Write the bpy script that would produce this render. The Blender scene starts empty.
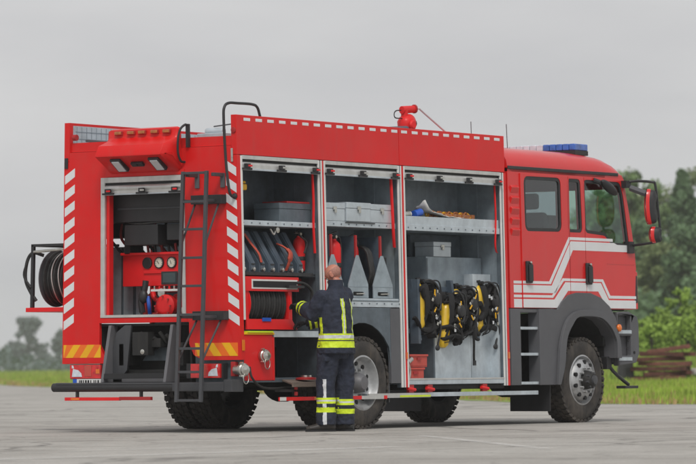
import bpy, bmesh, math, random
from mathutils import Vector, Matrix, Quaternion
from mathutils.geometry import tessellate_polygon
from mathutils import noise as mnoise
PI = math.pi
R = math.radians
random.seed(7)
scene = bpy.context.scene
COL = scene.collection
KT = 0.0157          # the body leans inwards towards its top by this much per metre

# ------------------------------------------------------------------ materials
def ramp(nt, src, stops):
    r = nt.nodes.new('ShaderNodeValToRGB')
    els = r.color_ramp.elements
    while len(els) < len(stops): els.new(0.5)
    for e, (p, c) in zip(els, stops):
        e.position = p; e.color = (c[0], c[1], c[2], 1)
    nt.links.new(src, r.inputs[0])
    return r.outputs[0]

def noise(nt, scale, detail=4, rough=.55, vec=None, dim='3D', stretch=None):
    n = nt.nodes.new('ShaderNodeTexNoise')
    n.inputs['Scale'].default_value = scale; n.inputs['Detail'].default_value = detail
    n.inputs['Roughness'].default_value = rough
    tc = nt.nodes.new('ShaderNodeTexCoord')
    out = tc.outputs['Object']
    if stretch:
        m = nt.nodes.new('ShaderNodeMapping'); m.inputs['Scale'].default_value = stretch
        nt.links.new(out, m.inputs[0]); out = m.outputs[0]
    nt.links.new(out, n.inputs['Vector'])
    return n.outputs['Fac']

def mix(nt, fac, a, b, mode='MIX'):
    m = nt.nodes.new('ShaderNodeMix'); m.data_type = 'RGBA'; m.blend_type = mode
    for sock, v in ((m.inputs[0], fac), (m.inputs[6], a), (m.inputs[7], b)):
        if hasattr(v, 'is_output'): nt.links.new(v, sock)
        elif isinstance(v, (int, float)): sock.default_value = v
        else: sock.default_value = (v[0], v[1], v[2], 1)
    return m.outputs[2]

MATS = {}
def mat(name, col, rough=.5, metal=0, coat=0, var=.15, vscale=3, bump=0, bscale=40, dirt=0, dirtcol=(.16,.13,.10), trans=0, emit=0, stretch=None, spec=.5, roughvar=.1):
    m = bpy.data.materials.new(name); m.use_nodes = True
    nt = m.node_tree; b = nt.nodes['Principled BSDF']
    c = ramp(nt, noise(nt, vscale, 5, .6, stretch=stretch), [(.3, [x*(1-var) for x in col]), (.7, [min(1, x*(1+var)) for x in col])])
    if dirt:
        f = ramp(nt, noise(nt, 1.7, 8, .7), [(.45, (0,0,0)), (.8, (dirt,dirt,dirt))])
        c = mix(nt, f, c, dirtcol)
        f2 = ramp(nt, noise(nt, 2.2, 6, .7, stretch=(5,5,.45)), [(.52,(0,0,0)),(.75,(dirt*.8,)*3)])
        c = mix(nt, f2, c, dirtcol)
    nt.links.new(c, b.inputs['Base Color'])
    rv = nt.nodes.new('ShaderNodeMapRange')
    rv.inputs['To Min'].default_value = max(.02, rough-roughvar); rv.inputs['To Max'].default_value = min(1, rough+roughvar)
    nt.links.new(noise(nt, vscale*2.3, 4), rv.inputs[0]); nt.links.new(rv.outputs[0], b.inputs['Roughness'])
    b.inputs['Metallic'].default_value = metal
    b.inputs['Coat Weight'].default_value = coat; b.inputs['Coat Roughness'].default_value = .12
    b.inputs['Specular IOR Level'].default_value = spec
    if trans: b.inputs['Transmission Weight'].default_value = trans
    if emit: 
        b.inputs['Emission Color'].default_value = (*col, 1); b.inputs['Emission Strength'].default_value = emit
    if bump:
        bp = nt.nodes.new('ShaderNodeBump'); bp.inputs['Strength'].default_value = bump; bp.inputs['Distance'].default_value = .01
        nt.links.new(noise(nt, bscale, 4), bp.inputs['Height']); nt.links.new(bp.outputs[0], b.inputs['Normal'])
    MATS[name] = m
    return m

mat('red_cab', (.66,.010,.010), .36, coat=.5, spec=.4, var=.05, vscale=1.2, bump=.05, bscale=1.8, dirt=.15, dirtcol=(.40,.10,.08))
mat('red', (.68,.007,.007), .42, coat=.2, spec=.25, var=.05, vscale=1.2, bump=.03, bscale=2.5, dirt=.22, dirtcol=(.40,.10,.08))
mat('red_plain', (.74,.012,.014), .5, coat=.1, spec=.35, var=.08)
mat('deep_red', (.40,.012,.014), .5, var=.12, dirt=.2)
mat('pale_red', (.55,.07,.05), .6, var=.12, dirt=.2)
mat('white_film', (.72,.73,.74), .35, var=.04)
mat('silver_film', (.62,.64,.66), .4, var=.05)
mat('alu', (.62,.62,.60), .42, metal=.55, var=.10, vscale=6, dirt=.25)
mat('alu_sheet', (.29,.345,.385), .45, metal=.35, var=.2, vscale=5, dirt=.3, dirtcol=(.12,.12,.12), bump=.05, bscale=30)
mat('alu_light', (.54,.60,.64), .42, metal=.35, var=.14, vscale=7, dirt=.25, dirtcol=(.2,.2,.2))
mat('alu_plate', (.33,.39,.43), .45, metal=.35, var=.18, vscale=7, dirt=.3, dirtcol=(.15,.15,.15))
mat('alu_dark', (.12,.15,.175), .5, metal=.3, var=.25, vscale=6, dirt=.3, dirtcol=(.08,.08,.08))
mat('slate', (.06,.085,.115), .5, var=.22, vscale=9, dirt=.3, dirtcol=(.14,.14,.14))
mat('frame_grey', (.13,.13,.14), .5, var=.1, dirt=.2)
mat('black_plastic', (.022,.022,.024), .5, var=.25, bump=.1, bscale=60)
mat('black', (.008,.008,.009), .6, var=.3)
mat('chassis', (.014,.014,.014), .75, var=.4, dirt=.5, dirtcol=(.05,.045,.04))
mat('grey_plastic', (.095,.097,.106), .55, var=.10, vscale=2, bump=.06, bscale=120, dirt=.25, dirtcol=(.11,.105,.10))
mat('dark_frame', (.05,.052,.058), .45, var=.15, dirt=.25, dirtcol=(.12,.12,.12))
mat('rubber', (.032,.029,.027), .8, var=.3, vscale=7, dirt=.85, dirtcol=(.12,.10,.08), bump=.2, bscale=50)
mat('rim', (.45,.46,.47), .45, metal=.35, var=.18, vscale=9, dirt=.75, dirtcol=(.13,.11,.09))
mat('steel', (.55,.54,.50), .3, metal=.9, var=.2, vscale=12)
mat('orange', (.85,.16,.01), .4, var=.05)
mat('yellow', (.85,.45,.005), .45, var=.1)
mat('amber', (.75,.17,.01), .25, coat=.5, var=.1)
mat('amber_dull', (.42,.14,.03), .35, coat=.3, var=.3, vscale=20)
mat('lens_red', (.62,.01,.012), .15, coat=.8, var=.25, vscale=14)
mat('lens_white', (.62,.66,.72), .15, coat=.8, var=.2, vscale=16)
mat('blue_lens', (.03,.12,.48), .18, coat=.9, var=.35, vscale=12)
mat('blue', (.02,.10,.50), .4)
mat('white', (.7,.7,.68), .5, var=.08)
mat('gauge', (.66,.62,.52), .4, var=.05)
mat('screen', (.045,.07,.075), .25, var=.2)
mat('hose', (.02,.02,.02), .65, var=.4, vscale=18, bump=.2)
mat('hose_cloth', (.45,.07,.04), .8, var=.2, vscale=20, bump=.3)
mat('strap', (.012,.012,.013), .85, var=.5, vscale=25, bump=.4, bscale=80)
mat('cyl_yellow', (.78,.50,.01), .4, coat=.4, var=.08, vscale=9, dirt=.25)
mat('plank', (.18,.14,.115), .75, var=.3, vscale=6, dirt=.4, stretch=(1,1,6))
mat('hiviz', (.62,.78,.02), .6, var=.06, vscale=20)
mat('cloth', (.019,.024,.042), .88, var=.35, vscale=16, bump=.5, bscale=26)
mat('boot', (.014,.014,.015), .55, var=.4, vscale=14, dirt=.4)
mat('glove', (.012,.012,.014), .8, var=.4, vscale=25, bump=.4)
mat('skin', (.52,.215,.15), .5, var=.12, vscale=14, bump=.1, bscale=60)
mat('stubble', (.36,.17,.13), .65, var=.2, vscale=60)
mat('hair', (.16,.12,.10), .8, var=.3, vscale=60)
mat('eye', (.6,.6,.58), .2)
mat('timber', (.085,.028,.020), .85, var=.5, vscale=5, bump=.6, bscale=20)
mat('timber_light', (.15,.055,.04), .85, var=.4, vscale=5, bump=.6, bscale=20)
mat('rubble', (.42,.40,.37), .9, var=.3, vscale=3, bump=.5)
mat('bark', (.055,.045,.036), .9, var=.3, vscale=4)
def leafmat(name, col, var=.45, vs=.6):
    m = mat(name, col, .65, var=var, vscale=vs, spec=.25)
    return m
leafmat('leaf_wood', (.17,.25,.10)); leafmat('leaf_dark', (.12,.19,.095)); leafmat('leaf_olive', (.19,.24,.10)); leafmat('leaf_bright', (.27,.40,.07)); leafmat('leaf_far_hazed', (.13,.165,.15))  # far leaves: the paleness of haze is put into their colour
leafmat('blade', (.27,.38,.05), .4, .25); leafmat('weed', (.33,.40,.08), .35, .08); leafmat('dry', (.38,.27,.12), .3, .5)

def glassmat(name, tint, clear):
    m = bpy.data.materials.new(name); m.use_nodes = True; nt = m.node_tree
    for n in list(nt.nodes): nt.nodes.remove(n)
    o = nt.nodes.new('ShaderNodeOutputMaterial'); t = nt.nodes.new('ShaderNodeBsdfTransparent'); g = nt.nodes.new('ShaderNodeBsdfGlossy')
    t.inputs[0].default_value = (*tint, 1); g.inputs['Roughness'].default_value = .03; g.inputs[0].default_value = (.85,.9,.9,1)
    mx = nt.nodes.new('ShaderNodeMixShader'); fr = nt.nodes.new('ShaderNodeFresnel'); fr.inputs[0].default_value = 1.5
    mr = nt.nodes.new('ShaderNodeMapRange'); mr.inputs['To Min'].default_value = clear; mr.inputs['To Max'].default_value = 1
    nt.links.new(fr.outputs[0], mr.inputs[0]); gg = nt.nodes.new('ShaderNodeNewGeometry'); sb = nt.nodes.new('ShaderNodeMath'); sb.operation = 'SUBTRACT'; sb.inputs[0].default_value = 1; nt.links.new(gg.outputs['Backfacing'], sb.inputs[1]); mu = nt.nodes.new('ShaderNodeMath'); mu.operation = 'MULTIPLY'; nt.links.new(mr.outputs[0], mu.inputs[0]); nt.links.new(sb.outputs[0], mu.inputs[1]); nt.links.new(mu.outputs[0], mx.inputs[0]); nt.links.new(t.outputs[0], mx.inputs[1]); nt.links.new(g.outputs[0], mx.inputs[2]); nt.links.new(mx.outputs[0], o.inputs[0])
    MATS[name] = m
glassmat('glass', (.66,.80,.73), .03)
glassmat('glass_dark', (.52,.60,.61), .08)
glassmat('glass_clear', (.93,.96,.95), .02)

# ------------------------------------------------------------------ mesh builder
class MB:
    def __init__(s): s.v = []; s.f = []; s.m = []; s.names = []
    def mi(s, mt):
        if mt not in s.names: s.names.append(mt)
        return s.names.index(mt)
    def add(s, vs, fs, mt):
        o = len(s.v); s.v += [Vector(p) for p in vs]; k = s.mi(mt)
        for f in fs: s.f.append([i+o for i in f]); s.m.append(k)
        return s
    def hexa(s, p, mt):   # p: 4 bottom then 4 top, counter-clockwise
        return s.add(p, [(3,2,1,0),(4,5,6,7),(0,1,5,4),(1,2,6,5),(2,3,7,6),(3,0,4,7)], mt)
    def box(s, x0, x1, y0, y1, z0, z1, mt):
        x0,x1 = sorted((x0,x1)); y0,y1 = sorted((y0,y1)); z0,z1 = sorted((z0,z1))
        return s.hexa([(x0,y0,z0),(x1,y0,z0),(x1,y1,z0),(x0,y1,z0),(x0,y0,z1),(x1,y0,z1),(x1,y1,z1),(x0,y1,z1)], mt)
    def obox(s, c, size, rot, mt):      # oriented box; rot = euler tuple or Matrix
        M = rot if isinstance(rot, Matrix) else Matrix.Rotation(rot[2],3,'Z') @ Matrix.Rotation(rot[1],3,'Y') @ Matrix.Rotation(rot[0],3,'X')
        a,b,d = [q/2 for q in size]; c = Vector(c)
        return s.hexa([c + M @ Vector(q) for q in ((-a,-b,-d),(a,-b,-d),(a,b,-d),(-a,b,-d),(-a,-b,d),(a,-b,d),(a,b,d),(-a,b,d))], mt)
    def plate(s, outer, holes, a, b, axis, mt, mtb=None):
        """flat plate with holes: 2-D outlines, extruded between a and b along axis ('y': outline is x,z; 'x': y,z; 'z': x,y)"""
        def P(q, t): return {'y': (q[0], t, q[1]), 'x': (t, q[0], q[1]), 'z': (q[0], q[1], t)}[axis]
        loops = [outer]+list(holes)
        tris = tessellate_polygon([[Vector((q[0], q[1], 0)) for q in l] for l in loops])
        flat = [q for l in loops for q in l]
        n = len(flat); vs = [P(q, a) for q in flat]+[P(q, b) for q in flat]
        fs = [tuple(t) for t in tris]+[tuple(i+n for i in reversed(t)) for t in tris]
        o = 0
        for l in loops:
            k = len(l)
            for i in range(k): j = (i+1) % k; fs.append((o+i, o+j, n+o+j, n+o+i))
            o += k
        return s.add(vs, fs, mt)
    def rings(s, rs, mt, closed=True, caps=True):
        n = len(rs[0]); vs = [p for r in rs for p in r]; fs = []
        for i in range(len(rs)-1):
            for j in range(n if closed else n-1):
                k = (j+1) % n
                fs.append((i*n+j, i*n+k, (i+1)*n+k, (i+1)*n+j))
        if caps and closed: fs.append(tuple(reversed(range(n)))); fs.append(tuple(range((len(rs)-1)*n, len(rs)*n)))
        return s.add(vs, fs, mt)
    def tube(s, path, r, mt, n=8, loop=False, flat=1):
        path = [Vector(p) for p in path]; rs = r if isinstance(r, (list, tuple)) else [r]*len(path)
        out = []; N = None
        for i, p in enumerate(path):
            if loop: t = path[(i+1) % len(path)]-path[i-1]
            else: t = path[min(i+1, len(path)-1)]-path[max(i-1, 0)]
            t.normalize()
            if N is None:
                N = t.cross(Vector((0,0,1)))
                if N.length < .1: N = t.cross(Vector((1,0,0)))
            N = (N-t*N.dot(t)).normalized(); B = t.cross(N)
            out.append([p+(N*math.cos(q)+B*math.sin(q)*flat)*rs[i] for q in [2*PI*k/n for k in range(n)]])
        if loop: out.append(out[0]); return s.rings(out, mt, caps=False)
        return s.rings(out, mt)
    def cyl(s, a, b, r, mt, n=16, r2=None): return s.tube([a, b], [r, r if r2 is None else r2], mt, n)
    def lathe(s, prof, c, axis, mt, n=24, mats=None):   # prof (r, t along axis)
        A = Vector(axis).normalized(); N = A.cross(Vector((0,0,1)))
        if N.length < .1: N = Vector((1,0,0))
        N.normalize(); B = A.cross(N); c = Vector(c)
        rr = [[c+A*t+(N*math.cos(q)+B*math.sin(q))*max(r,.0004) for q in [2*PI*k/n for k in range(n)]] for r, t in prof]
        if mats:
            for i in range(len(rr)-1): s.rings([rr[i], rr[i+1]], mats[i], caps=False)
            return s
        return s.rings(rr, mt)
    def ball(s, c, r, mt, n=12, M=None):
        r = r if isinstance(r, (list,tuple)) else (r,r,r); rs = []
        for i in range(1, n):
            a = PI*i/n
            ring = [Vector((r[0]*math.sin(a)*math.cos(q), r[1]*math.sin(a)*math.sin(q), -r[2]*math.cos(a))) for q in [2*PI*k/(n*2) for k in range(n*2)]]
            rs.append([Vector(c)+(M @ p if M else p) for p in ring])
        return s.rings(rs, mt)
    def build(s, name, parent=None, taper=False, bevel=0, label=None, cat=None, group=None, kind=None, seg=2, sharp=38, loc=None):
        me = bpy.data.meshes.new(name)
        vs = [Vector(p) for p in s.v]
        if taper:
            for p in vs:
                if p.z > .8: p.y *= 1-KT*(p.z-.8)
        if loc is not None: vs = [p-Vector(loc) for p in vs]
        me.from_pydata(vs, [], s.f)
        for n in s.names: me.materials.append(MATS[n])
        me.polygons.foreach_set('material_index', s.m)
        bm = bmesh.new(); bm.from_mesh(me); bmesh.ops.recalc_face_normals(bm, faces=bm.faces); bm.to_mesh(me); bm.free()
        me.polygons.foreach_set('use_smooth', [True]*len(me.polygons))
        me.set_sharp_from_angle(angle=R(sharp))
        o = bpy.data.objects.new(name, me); COL.objects.link(o)
        if loc is not None: o.location = loc
        if parent is not None: o.parent = parent
        if bevel:
            b = o.modifiers.new('bevel', 'BEVEL'); b.width = bevel; b.segments = seg; b.limit_method = 'ANGLE'; b.angle_limit = R(50); b.harden_normals = True
        return tag(o, label, cat, group, kind)

def tag(o, label=None, cat=None, group=None, kind=None):
    if label: o['label'] = label
    if cat: o['category'] = cat
    if group: o['group'] = group
    if kind: o['kind'] = kind
    return o
def empty(name, loc=(0,0,0), label=None, cat=None, group=None):
    o = bpy.data.objects.new(name, None); COL.objects.link(o); o.location = loc; o.empty_display_size = .3
    return tag(o, label, cat, group)
def copy_tree(o, parent=None):
    c = o.copy(); COL.objects.link(c); c.parent = parent
    for ch in [x for x in bpy.data.objects if x.parent == o]: copy_tree(ch, c)
    return c
def arc(c, r, a0, a1, n, fn): return [fn(c, r, R(a0+(a1-a0)*i/n)) for i in range(n+1)]
def smooth_path(pts, k=6):      # Catmull-Rom through the points
    P = [Vector(p) for p in pts]; P = [P[0]*2-P[1]]+P+[P[-1]*2-P[-2]]; out = []
    for i in range(1, len(P)-2):
        for j in range(k):
            t = j/k; a,b,c,d = P[i-1:i+3]
            out.append(.5*((2*b)+(c-a)*t+(2*a-5*b+4*c-d)*t*t+(3*b-a-3*c+d)*t**3))
    return out+[P[-2]]
def round_poly(pts, r, n=4):
    out = []; k = len(pts)
    for i in range(k):
        p = Vector(pts[i]); a = Vector(pts[i-1])-p; b = Vector(pts[(i+1) % k])-p
        q = min(r, a.length*.45, b.length*.45); A = p+a.normalized()*q; B = p+b.normalized()*q
        for j in range(n+1):
            t = j/n; out.append(tuple(A*(1-t)**2+p*2*t*(1-t)+B*t*t))
    return out
def rect(a0, a1, b0, b1): return [(a0,b0),(a1,b0),(a1,b1),(a0,b1)]

# ================================================================== FIRE TRUCK
T = empty('fire_truck', (0,0,0), 'red fire engine with open equipment bays, ladder at the rear and crew cab', 'fire engine')
W = 1.25
def part(mb, name, parent=T, **k): return mb.build(name, parent, taper=True, **k)

# ---- body shell, rear wall
m = MB()
hatch = [(.70,1.30),(.70,2.86),(-.505,2.86),(-.505,1.30)]
outer = [(1.25,.772),(1.25,3.057),(1.171,3.057),(1.171,3.16),(-1.171,3.16),(-1.171,3.057),(-1.25,3.057),(-1.25,.80),(-.72,.80),(-.60,.86),(-.54,.98),(-.54,1.225),(.72,1.225),(.72,.98),(.60,.772)]
m.plate(outer, [hatch], 0, .04, 'x', 'red')
# recessed band along the top between the side boards
m.plate([(1.17,3.165),(1.17,3.27),(-1.17,3.27),(-1.17,3.165)], [], .03, .06, 'x', 'red')
# chevron stripes
def para(m, y0, y1, z, h, rise, x=-.002):
    m.hexa([(x,y1,z),(x+.003,y1,z),(x+.003,y0,z+rise),(x,y0,z+rise),(x,y1,z+h),(x+.003,y1,z+h),(x+.003,y0,z+rise+h),(x,y0,z+rise+h)], 'white_film')
for i in range(10):
    z = 2.93-i*.183
    if i < 9 or True:
        para(m, 1.09, 1.235, z-.13, .098, .085)
        if z < 3.2: para(m, -1.09, -1.235, z-.11, .098, .085)
# orange / yellow retroreflective boards
def board(m, ya, yb, za, zb, flip, cut=0):
    n = 4; w = (yb-ya)/n
    x = -.003
    for i in range(n*2+2):
        a = ya+(i-1)*w*.75; s = .11*flip
        lo = max(min(a, yb), ya); hi = max(min(a+w*.75, yb), ya)
        lo2 = max(min(a+s, yb), ya); hi2 = max(min(a+w*.75+s, yb), ya)
        if hi-lo < .002 and hi2-lo2 < .002: continue
        m.hexa([(x,lo,za),(x+.004,lo,za),(x+.004,hi,za),(x,hi,za),(x,lo2,zb),(x+.004,lo2,zb),(x+.004,hi2,zb),(x,hi2,zb)], ('orange','yellow')[i % 2])
board(m, .70, 1.232, .84, .985, -1)
board(m, -1.205, -.62, .845, .99, 1)
part(m, 'rear_panel')
# side skin below / between bays and corner
m = MB()
m.box(.04,.062,-W,-1.17,.80,3.055,'red')                           # rear corner post
part(m, 'body_shell', bevel=.006); m = MB(); m.box(0.04,.45,W-.03,W,.77,3.16,'red'); m.box(1.62,5.55,W-.03,W,.5,3.06,'red')
m.box(0.04,.30,W-.04,W-.031,.80,3.1,'alu_sheet')
m.box(5.50,5.55,-1.17,1.22,.75,3.06,'red')
part(m, 'body_shell', bevel=.006)
m = MB(); m.box(.04,5.50,-1.17,1.22,3.165,3.195,'alu_sheet'); m.box(.45,1.62,W-.05,W,2.95,3.16,'red'); part(m, 'roof_deck')
# raised side boards
m = MB()
for a, b in ((0,3.226),(3.234,5.54)):
    m.box(a,b,-W,-W+.077,3.06,3.5,'red')
    x = a+(.14 if a == 0 else .05)
    while x+.09 < b:
        m.box(x,x+.125,-W-.0025,-W+.01,3.435,3.47,'white_film'); x += .226
m.lathe([(.0,0),(.035,0),(.035,.012),(0,.02)], (-.001,-W+.038,3.33), (-1,0,0), 'deep_red', 16)
part(m, 'side_board', bevel=.004)
m = MB(); m.box(0,5.54,W-.077,W,3.06,3.5,'red')
m.box(.06,5.5,W-.083,W-.0775,3.16,3.47,'alu_light')
for i in range(60): m.box(.12+i*.09,.128+i*.09,W-.086,W-.0832,3.18,3.46,'alu_sheet')
for z in (3.24,3.32,3.40): m.box(.1,5.4,W-.088,W-.0862,z,z+.008,'alu_sheet')
m.tube([(.02,W-.12,3.33),(.02,W-.17,3.33)],.035,'deep_red',12)
part(m, 'side_board', bevel=.003)
m = MB(); m.box(-.012,.0,-1.20,-1.17,2.98,3.13,'steel'); part(m, 'hinge', bevel=.004)
m = MB(); m.box(-.012,-.001,1.19,1.24,2.98,3.10,'black_plastic'); part(m, 'hinge', bevel=.004)

# ---- interior bays
YB = -.60
def bay(x0, x1, z0, z1, mt='alu_sheet'):
    m = MB()
    m.box(x0,x1,YB,YB+.02,z0,z1,mt); m.box(x1-.02,x1,-1.235,YB,z0,z1,mt); m.box(x0,x0+.02,-1.235,YB,z0,z1,mt)
    m.box(x0+.02,x1-.02,-1.235,YB,z0,z0+.018,mt); m.box(x0+.02,x1-.02,-1.235,YB,z1-.02,z1,'alu_dark')
    # folded seams and rivets
    for k in range(3):
        x = x1-.021; y = -1.1+k*.2
    m.box(x1-.028,x1-.02,-.9,-.885,z0+.02,z1-.02,mt)
    return m
part(bay(.062,1.60,.55,3.05,'alu_dark'), 'equipment_bay')
part(bay(1.66,3.22,1.46,3.05), 'equipment_bay')
part(bay(3.30,5.46,.50,3.05), 'equipment_bay')
# shelves
m = MB(); m.box(.085,1.56,-1.20,YB,2.285,2.345,'alu_light'); part(m, 'shelf', bevel=.004)
m = MB(); m.box(1.69,3.19,-1.20,YB,2.315,2.378,'alu_light'); m.box(2.15,2.75,-1.214,-1.201,2.36,2.372,'black_plastic'); part(m, 'shelf', bevel=.004)
m = MB(); m.box(3.33,5.42,-1.22,-1.20,2.305,2.475,'alu_light'); m.box(3.33,5.42,-1.232,-1.22,2.305,2.375,'alu_light'); m.box(3.33,5.42,-1.20,YB,2.305,2.33,'alu_sheet'); part(m, 'shelf', bevel=.003)
m = MB(); m.box(1.69,3.19,-1.225,YB,1.478,1.50,'alu_light'); m.box(1.69,3.22,-1.235,-1.20,1.40,1.476,'alu_light'); part(m, 'shelf', bevel=.003)
m = MB(); m.box(.64,1.56,-1.24,-1.20,1.05,1.12,'alu_light'); m.box(.085,1.56,-1.2,YB,1.10,1.12,'alu_dark'); part(m, 'shelf', bevel=.003)
m = MB(); m.box(.085,1.56,-1.18,YB,1.745,1.765,'black_plastic'); m.box(.10,1.5,-1.19,-1.18,1.735,1.775,'black_plastic'); part(m, 'shelf', bevel=.003)
m = MB(); m.box(3.30,5.46,-1.245,-1.20,.505,.555,'alu_light'); m.box(3.32,5.44,-1.249,-1.245,.555,.575,'alu'); part(m, 'sill', bevel=.004)
m = MB()
for x0, x1, y, z in ((.10,1.55,-1.203,2.315),(1.70,3.18,-1.203,2.345),(3.35,5.4,-1.235,2.34),(1.72,3.18,-1.238,1.44)):
    x = x0+.06
    while x < x1: m.cyl((x,y,z),(x,y-.004,z),.0085,'alu_dark',8); x += .155
part(m, 'rivets', kind='stuff')
# ---- posts and roller shutter frames
m = MB()
for x in (.062,): m.box(x,x+.032,-W-.006,-1.20,1.24,3.05,'white')
part(m, 'shutter_rail', bevel=.004)
def post(x0, x1, zb, parts):
    m = MB(); m.box(x0,x1,-W+.012,-1.18,zb,3.05,'alu_dark')
    for a,b,mt,pr in parts: m.box(x0+a,x0+b,-W-pr,-W+.012,zb,3.052,mt)
    part(m, 'door_post', bevel=.003)
post(1.555,1.70,1.05,((.0,.03,'white',.006),(.03,.055,'black',-.004),(.06,.082,'white',.004),(.086,.110,'red',.004),(.115,.145,'white',.006)))
post(3.185,3.335,.47,((.0,.03,'white',.006),(.036,.055,'alu_dark',-.002),(.058,.08,'white',.004),(.084,.115,'red',.006),(.118,.148,'white',.006)))
post(5.425,5.552,.475,((.0,.03,'white',.002),(.032,.055,'alu_dark',-.004),(.060,.075,'white',.006),(.080,.127,'red',.006)))
for xa, xb, za, zb in ((3.268,3.303,.80,.88),(5.503,5.543,.80,.88),(.004,.058,.90,1.02)):
    m = MB(); m.box(xa,xb,-W-.010,-W-.0065,za,zb,'amber'); part(m, 'side_marker', bevel=.003)
for a, b, n in ((.095,1.555,3),(1.70,3.185,3),(3.335,5.425,4)):
    m = MB()
    m.box(a,b,-W-.006,-1.19,3.012,3.055,'alu')
    m.box(a,b,-W+.02,-1.19,2.985,3.011,'black')
    m.cyl((a,-W+.055,2.955),(b,-W+.055,2.955),.045,'alu',14)
    m.box(a,b,-W+.0,-W+.03,2.905,2.955,'alu'); m.box(a,b,-W-.008,-W+.02,2.892,2.912,'alu_light')
    part(m, 'roller_shutter', bevel=.003)
    for i in range(n):
        x = a+.07+(b-a-.14)*i/(n-1)
        q = MB(); q.box(x-.085,x+.085,-W-.03,-W-.008,2.895,2.918,'black_plastic'); q.box(x-.035,x+.035,-W-.045,-W+.0,2.918,2.965,'black_plastic'); q.box(x-.015,x+.06,-W-.05,-W-.045,2.93,2.95,'red_plain' if i in (0,n-1) else 'steel')
        part(q, 'latch', bevel=.003)
# hatch frame of the pump bay
m = MB()
m.box(-.012,.02,.64,.70,1.30,2.86,'alu'); m.box(-.012,.02,-.505,-.455,1.30,2.86,'alu')
m.box(-.012,.02,-.455,.64,2.80,2.86,'alu'); m.box(.005,.03,-.455,.64,2.775,2.80,'black'); m.cyl((.02,-.455,2.735),(.02,.64,2.735),.04,'alu',14); m.box(-.01,.02,-.455,.64,2.665,2.715,'alu'); m.box(-.018,.02,-.455,.64,2.66,2.675,'alu_light')
m.box(-.014,.02,-.505,.70,1.285,1.315,'alu'); m.box(.021,.10,.60,.64,1.315,2.66,'red_plain'); m.box(-.006,.05,-.52,.72,1.225,1.283,'red')
part(m, 'hatch_frame', bevel=.003)
for y in (.58,.09,-.38):
    q = MB(); q.box(-.04,-.012,y-.08,y+.08,2.665,2.685,'black_plastic'); q.box(-.05,-.012,y-.035,y+.035,2.685,2.73,'black_plastic'); q.box(-.055,-.05,y-.05,y+.01,2.695,2.715,'steel' if y == .09 else 'red_plain'); part(q, 'latch', bevel=.003)
# ---- pump bay
m = MB(); m.box(1.66,1.69,YB+.03,1.2,.9,3.05,'alu_dark'); m.box(.30,1.66,-.57,1.2,1.27,1.30,'alu_dark'); part(m, 'partition')
m = MB()
m.box(.18,.75,-.56,1.17,2.36,2.70,'black_plastic'); m.box(.5,.75,.50,1.17,2.20,2.36,'black'); m.box(.30,.55,.52,.60,2.0,2.30,'black_plastic'); m.box(.75,1.3,-.56,.6,2.5,2.70,'black')
m.box(.20,.9,.04,.52,2.10,2.33,'black_plastic'); m.box(.25,.9,-.5,-.05,2.15,2.33,'black_plastic')
for i in range(5): m.cyl((.45,.38-.1*i,2.12),(.45,.36-.1*i,1.98),.016,('deep_red','black_plastic')[i % 2],8)
for k in range(6): m.tube(smooth_path([(.5,.95-.16*k,2.36),(.46,.93-.16*k,2.2),(.5,.85-.16*k,2.08),(.55,.8-.16*k,2.0)]),.018,('black_plastic','deep_red','hose')[k % 3],7)
m.tube(smooth_path([(.22,.5,2.36),(.2,.3,2.34),(.2,-.1,2.355),(.21,-.5,2.34)]),.014,'hose',7); m.box(.17,.18,-.5,.6,2.50,2.52,'dark_frame')
part(m, 'water_tank', bevel=.02)
m = MB(); m.box(.60,.66,.60,1.12,1.302,2.10,'alu_light'); m.box(.59,.60,.66,.70,1.31,2.09,'alu_dark'); m.box(.59,.60,.84,.87,1.31,2.09,'alu_dark'); m.box(.95,1.0,.30,.55,1.30,2.0,'alu_sheet'); part(m, 'inner_cabinet', bevel=.004)
m = MB()
m.box(.35,.42,-.52,.66,1.64,2.02,'red_plain'); m.box(.30,.35,-.52,.66,1.99,2.02,'red_plain'); m.box(.332,.35,-.52,.35,1.78,1.82,'red_plain')
cp = part(m, 'control_panel', bevel=.006)
for i, y in enumerate((.30,.13,-.05,-.235)):
    q = MB(); q.lathe([(.065,.0),(.065,.02),(.055,.024),(.052,.018),(0,.018)], (.35,y,1.90), (-1,0,0), None, 24, ['black_plastic','black_plastic','black_plastic','black' if i == 0 else 'gauge'])
    if i:
        q.obox((.330,y+.01,1.905), (.003,.045,.005), (R(30+20*i),0,0), 'black')
        for k in range(9): a = R(-40+k*32.5); q.obox((.3305,y+.043*math.cos(a),1.90+.043*math.sin(a)), (.002,.012,.003), (-a,0,0), 'black')
    part(q, 'gauge', cp)
q = MB(); q.box(.325,.35,-.14,.09,1.655,1.80,'black_plastic'); q.box(.322,.3245,-.115,.065,1.675,1.785,'screen'); part(q, 'display', cp, bevel=.004)
m = MB(); m.box(.22,.33,-.36,.16,1.575,1.60,'white'); 
for i in range(7): m.cyl((.24,.12-.07*i,1.60),(.24,.12-.07*i,1.635),.012,('steel','red_plain')[i % 2],8)
part(m, 'valve_row', bevel=.003)
m = MB()
m.ball((.45,-.12,1.42),(.18,.19,.14),'red_plain'); m.lathe([(0,0),(.11,0),(.13,.03),(.13,.09),(.09,.12),(.06,.12),(0,.12)], (.30,-.05,1.41), (-1,0,0), 'red_plain', 20)
for k in range(8): a = k*PI/4; m.cyl((.17,-.05+.105*math.cos(a),1.41+.105*math.sin(a)),(.155,-.05+.105*math.cos(a),1.41+.105*math.sin(a)),.012,'deep_red',6)
m.cyl((.45,-.12,1.5),(.45,-.12,1.68),.05,'red_plain'); m.tube(smooth_path([(.4,.1,1.45),(.35,.2,1.5),(.4,.25,1.6),(.42,.1,1.62)]),.03,'red_plain')
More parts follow.
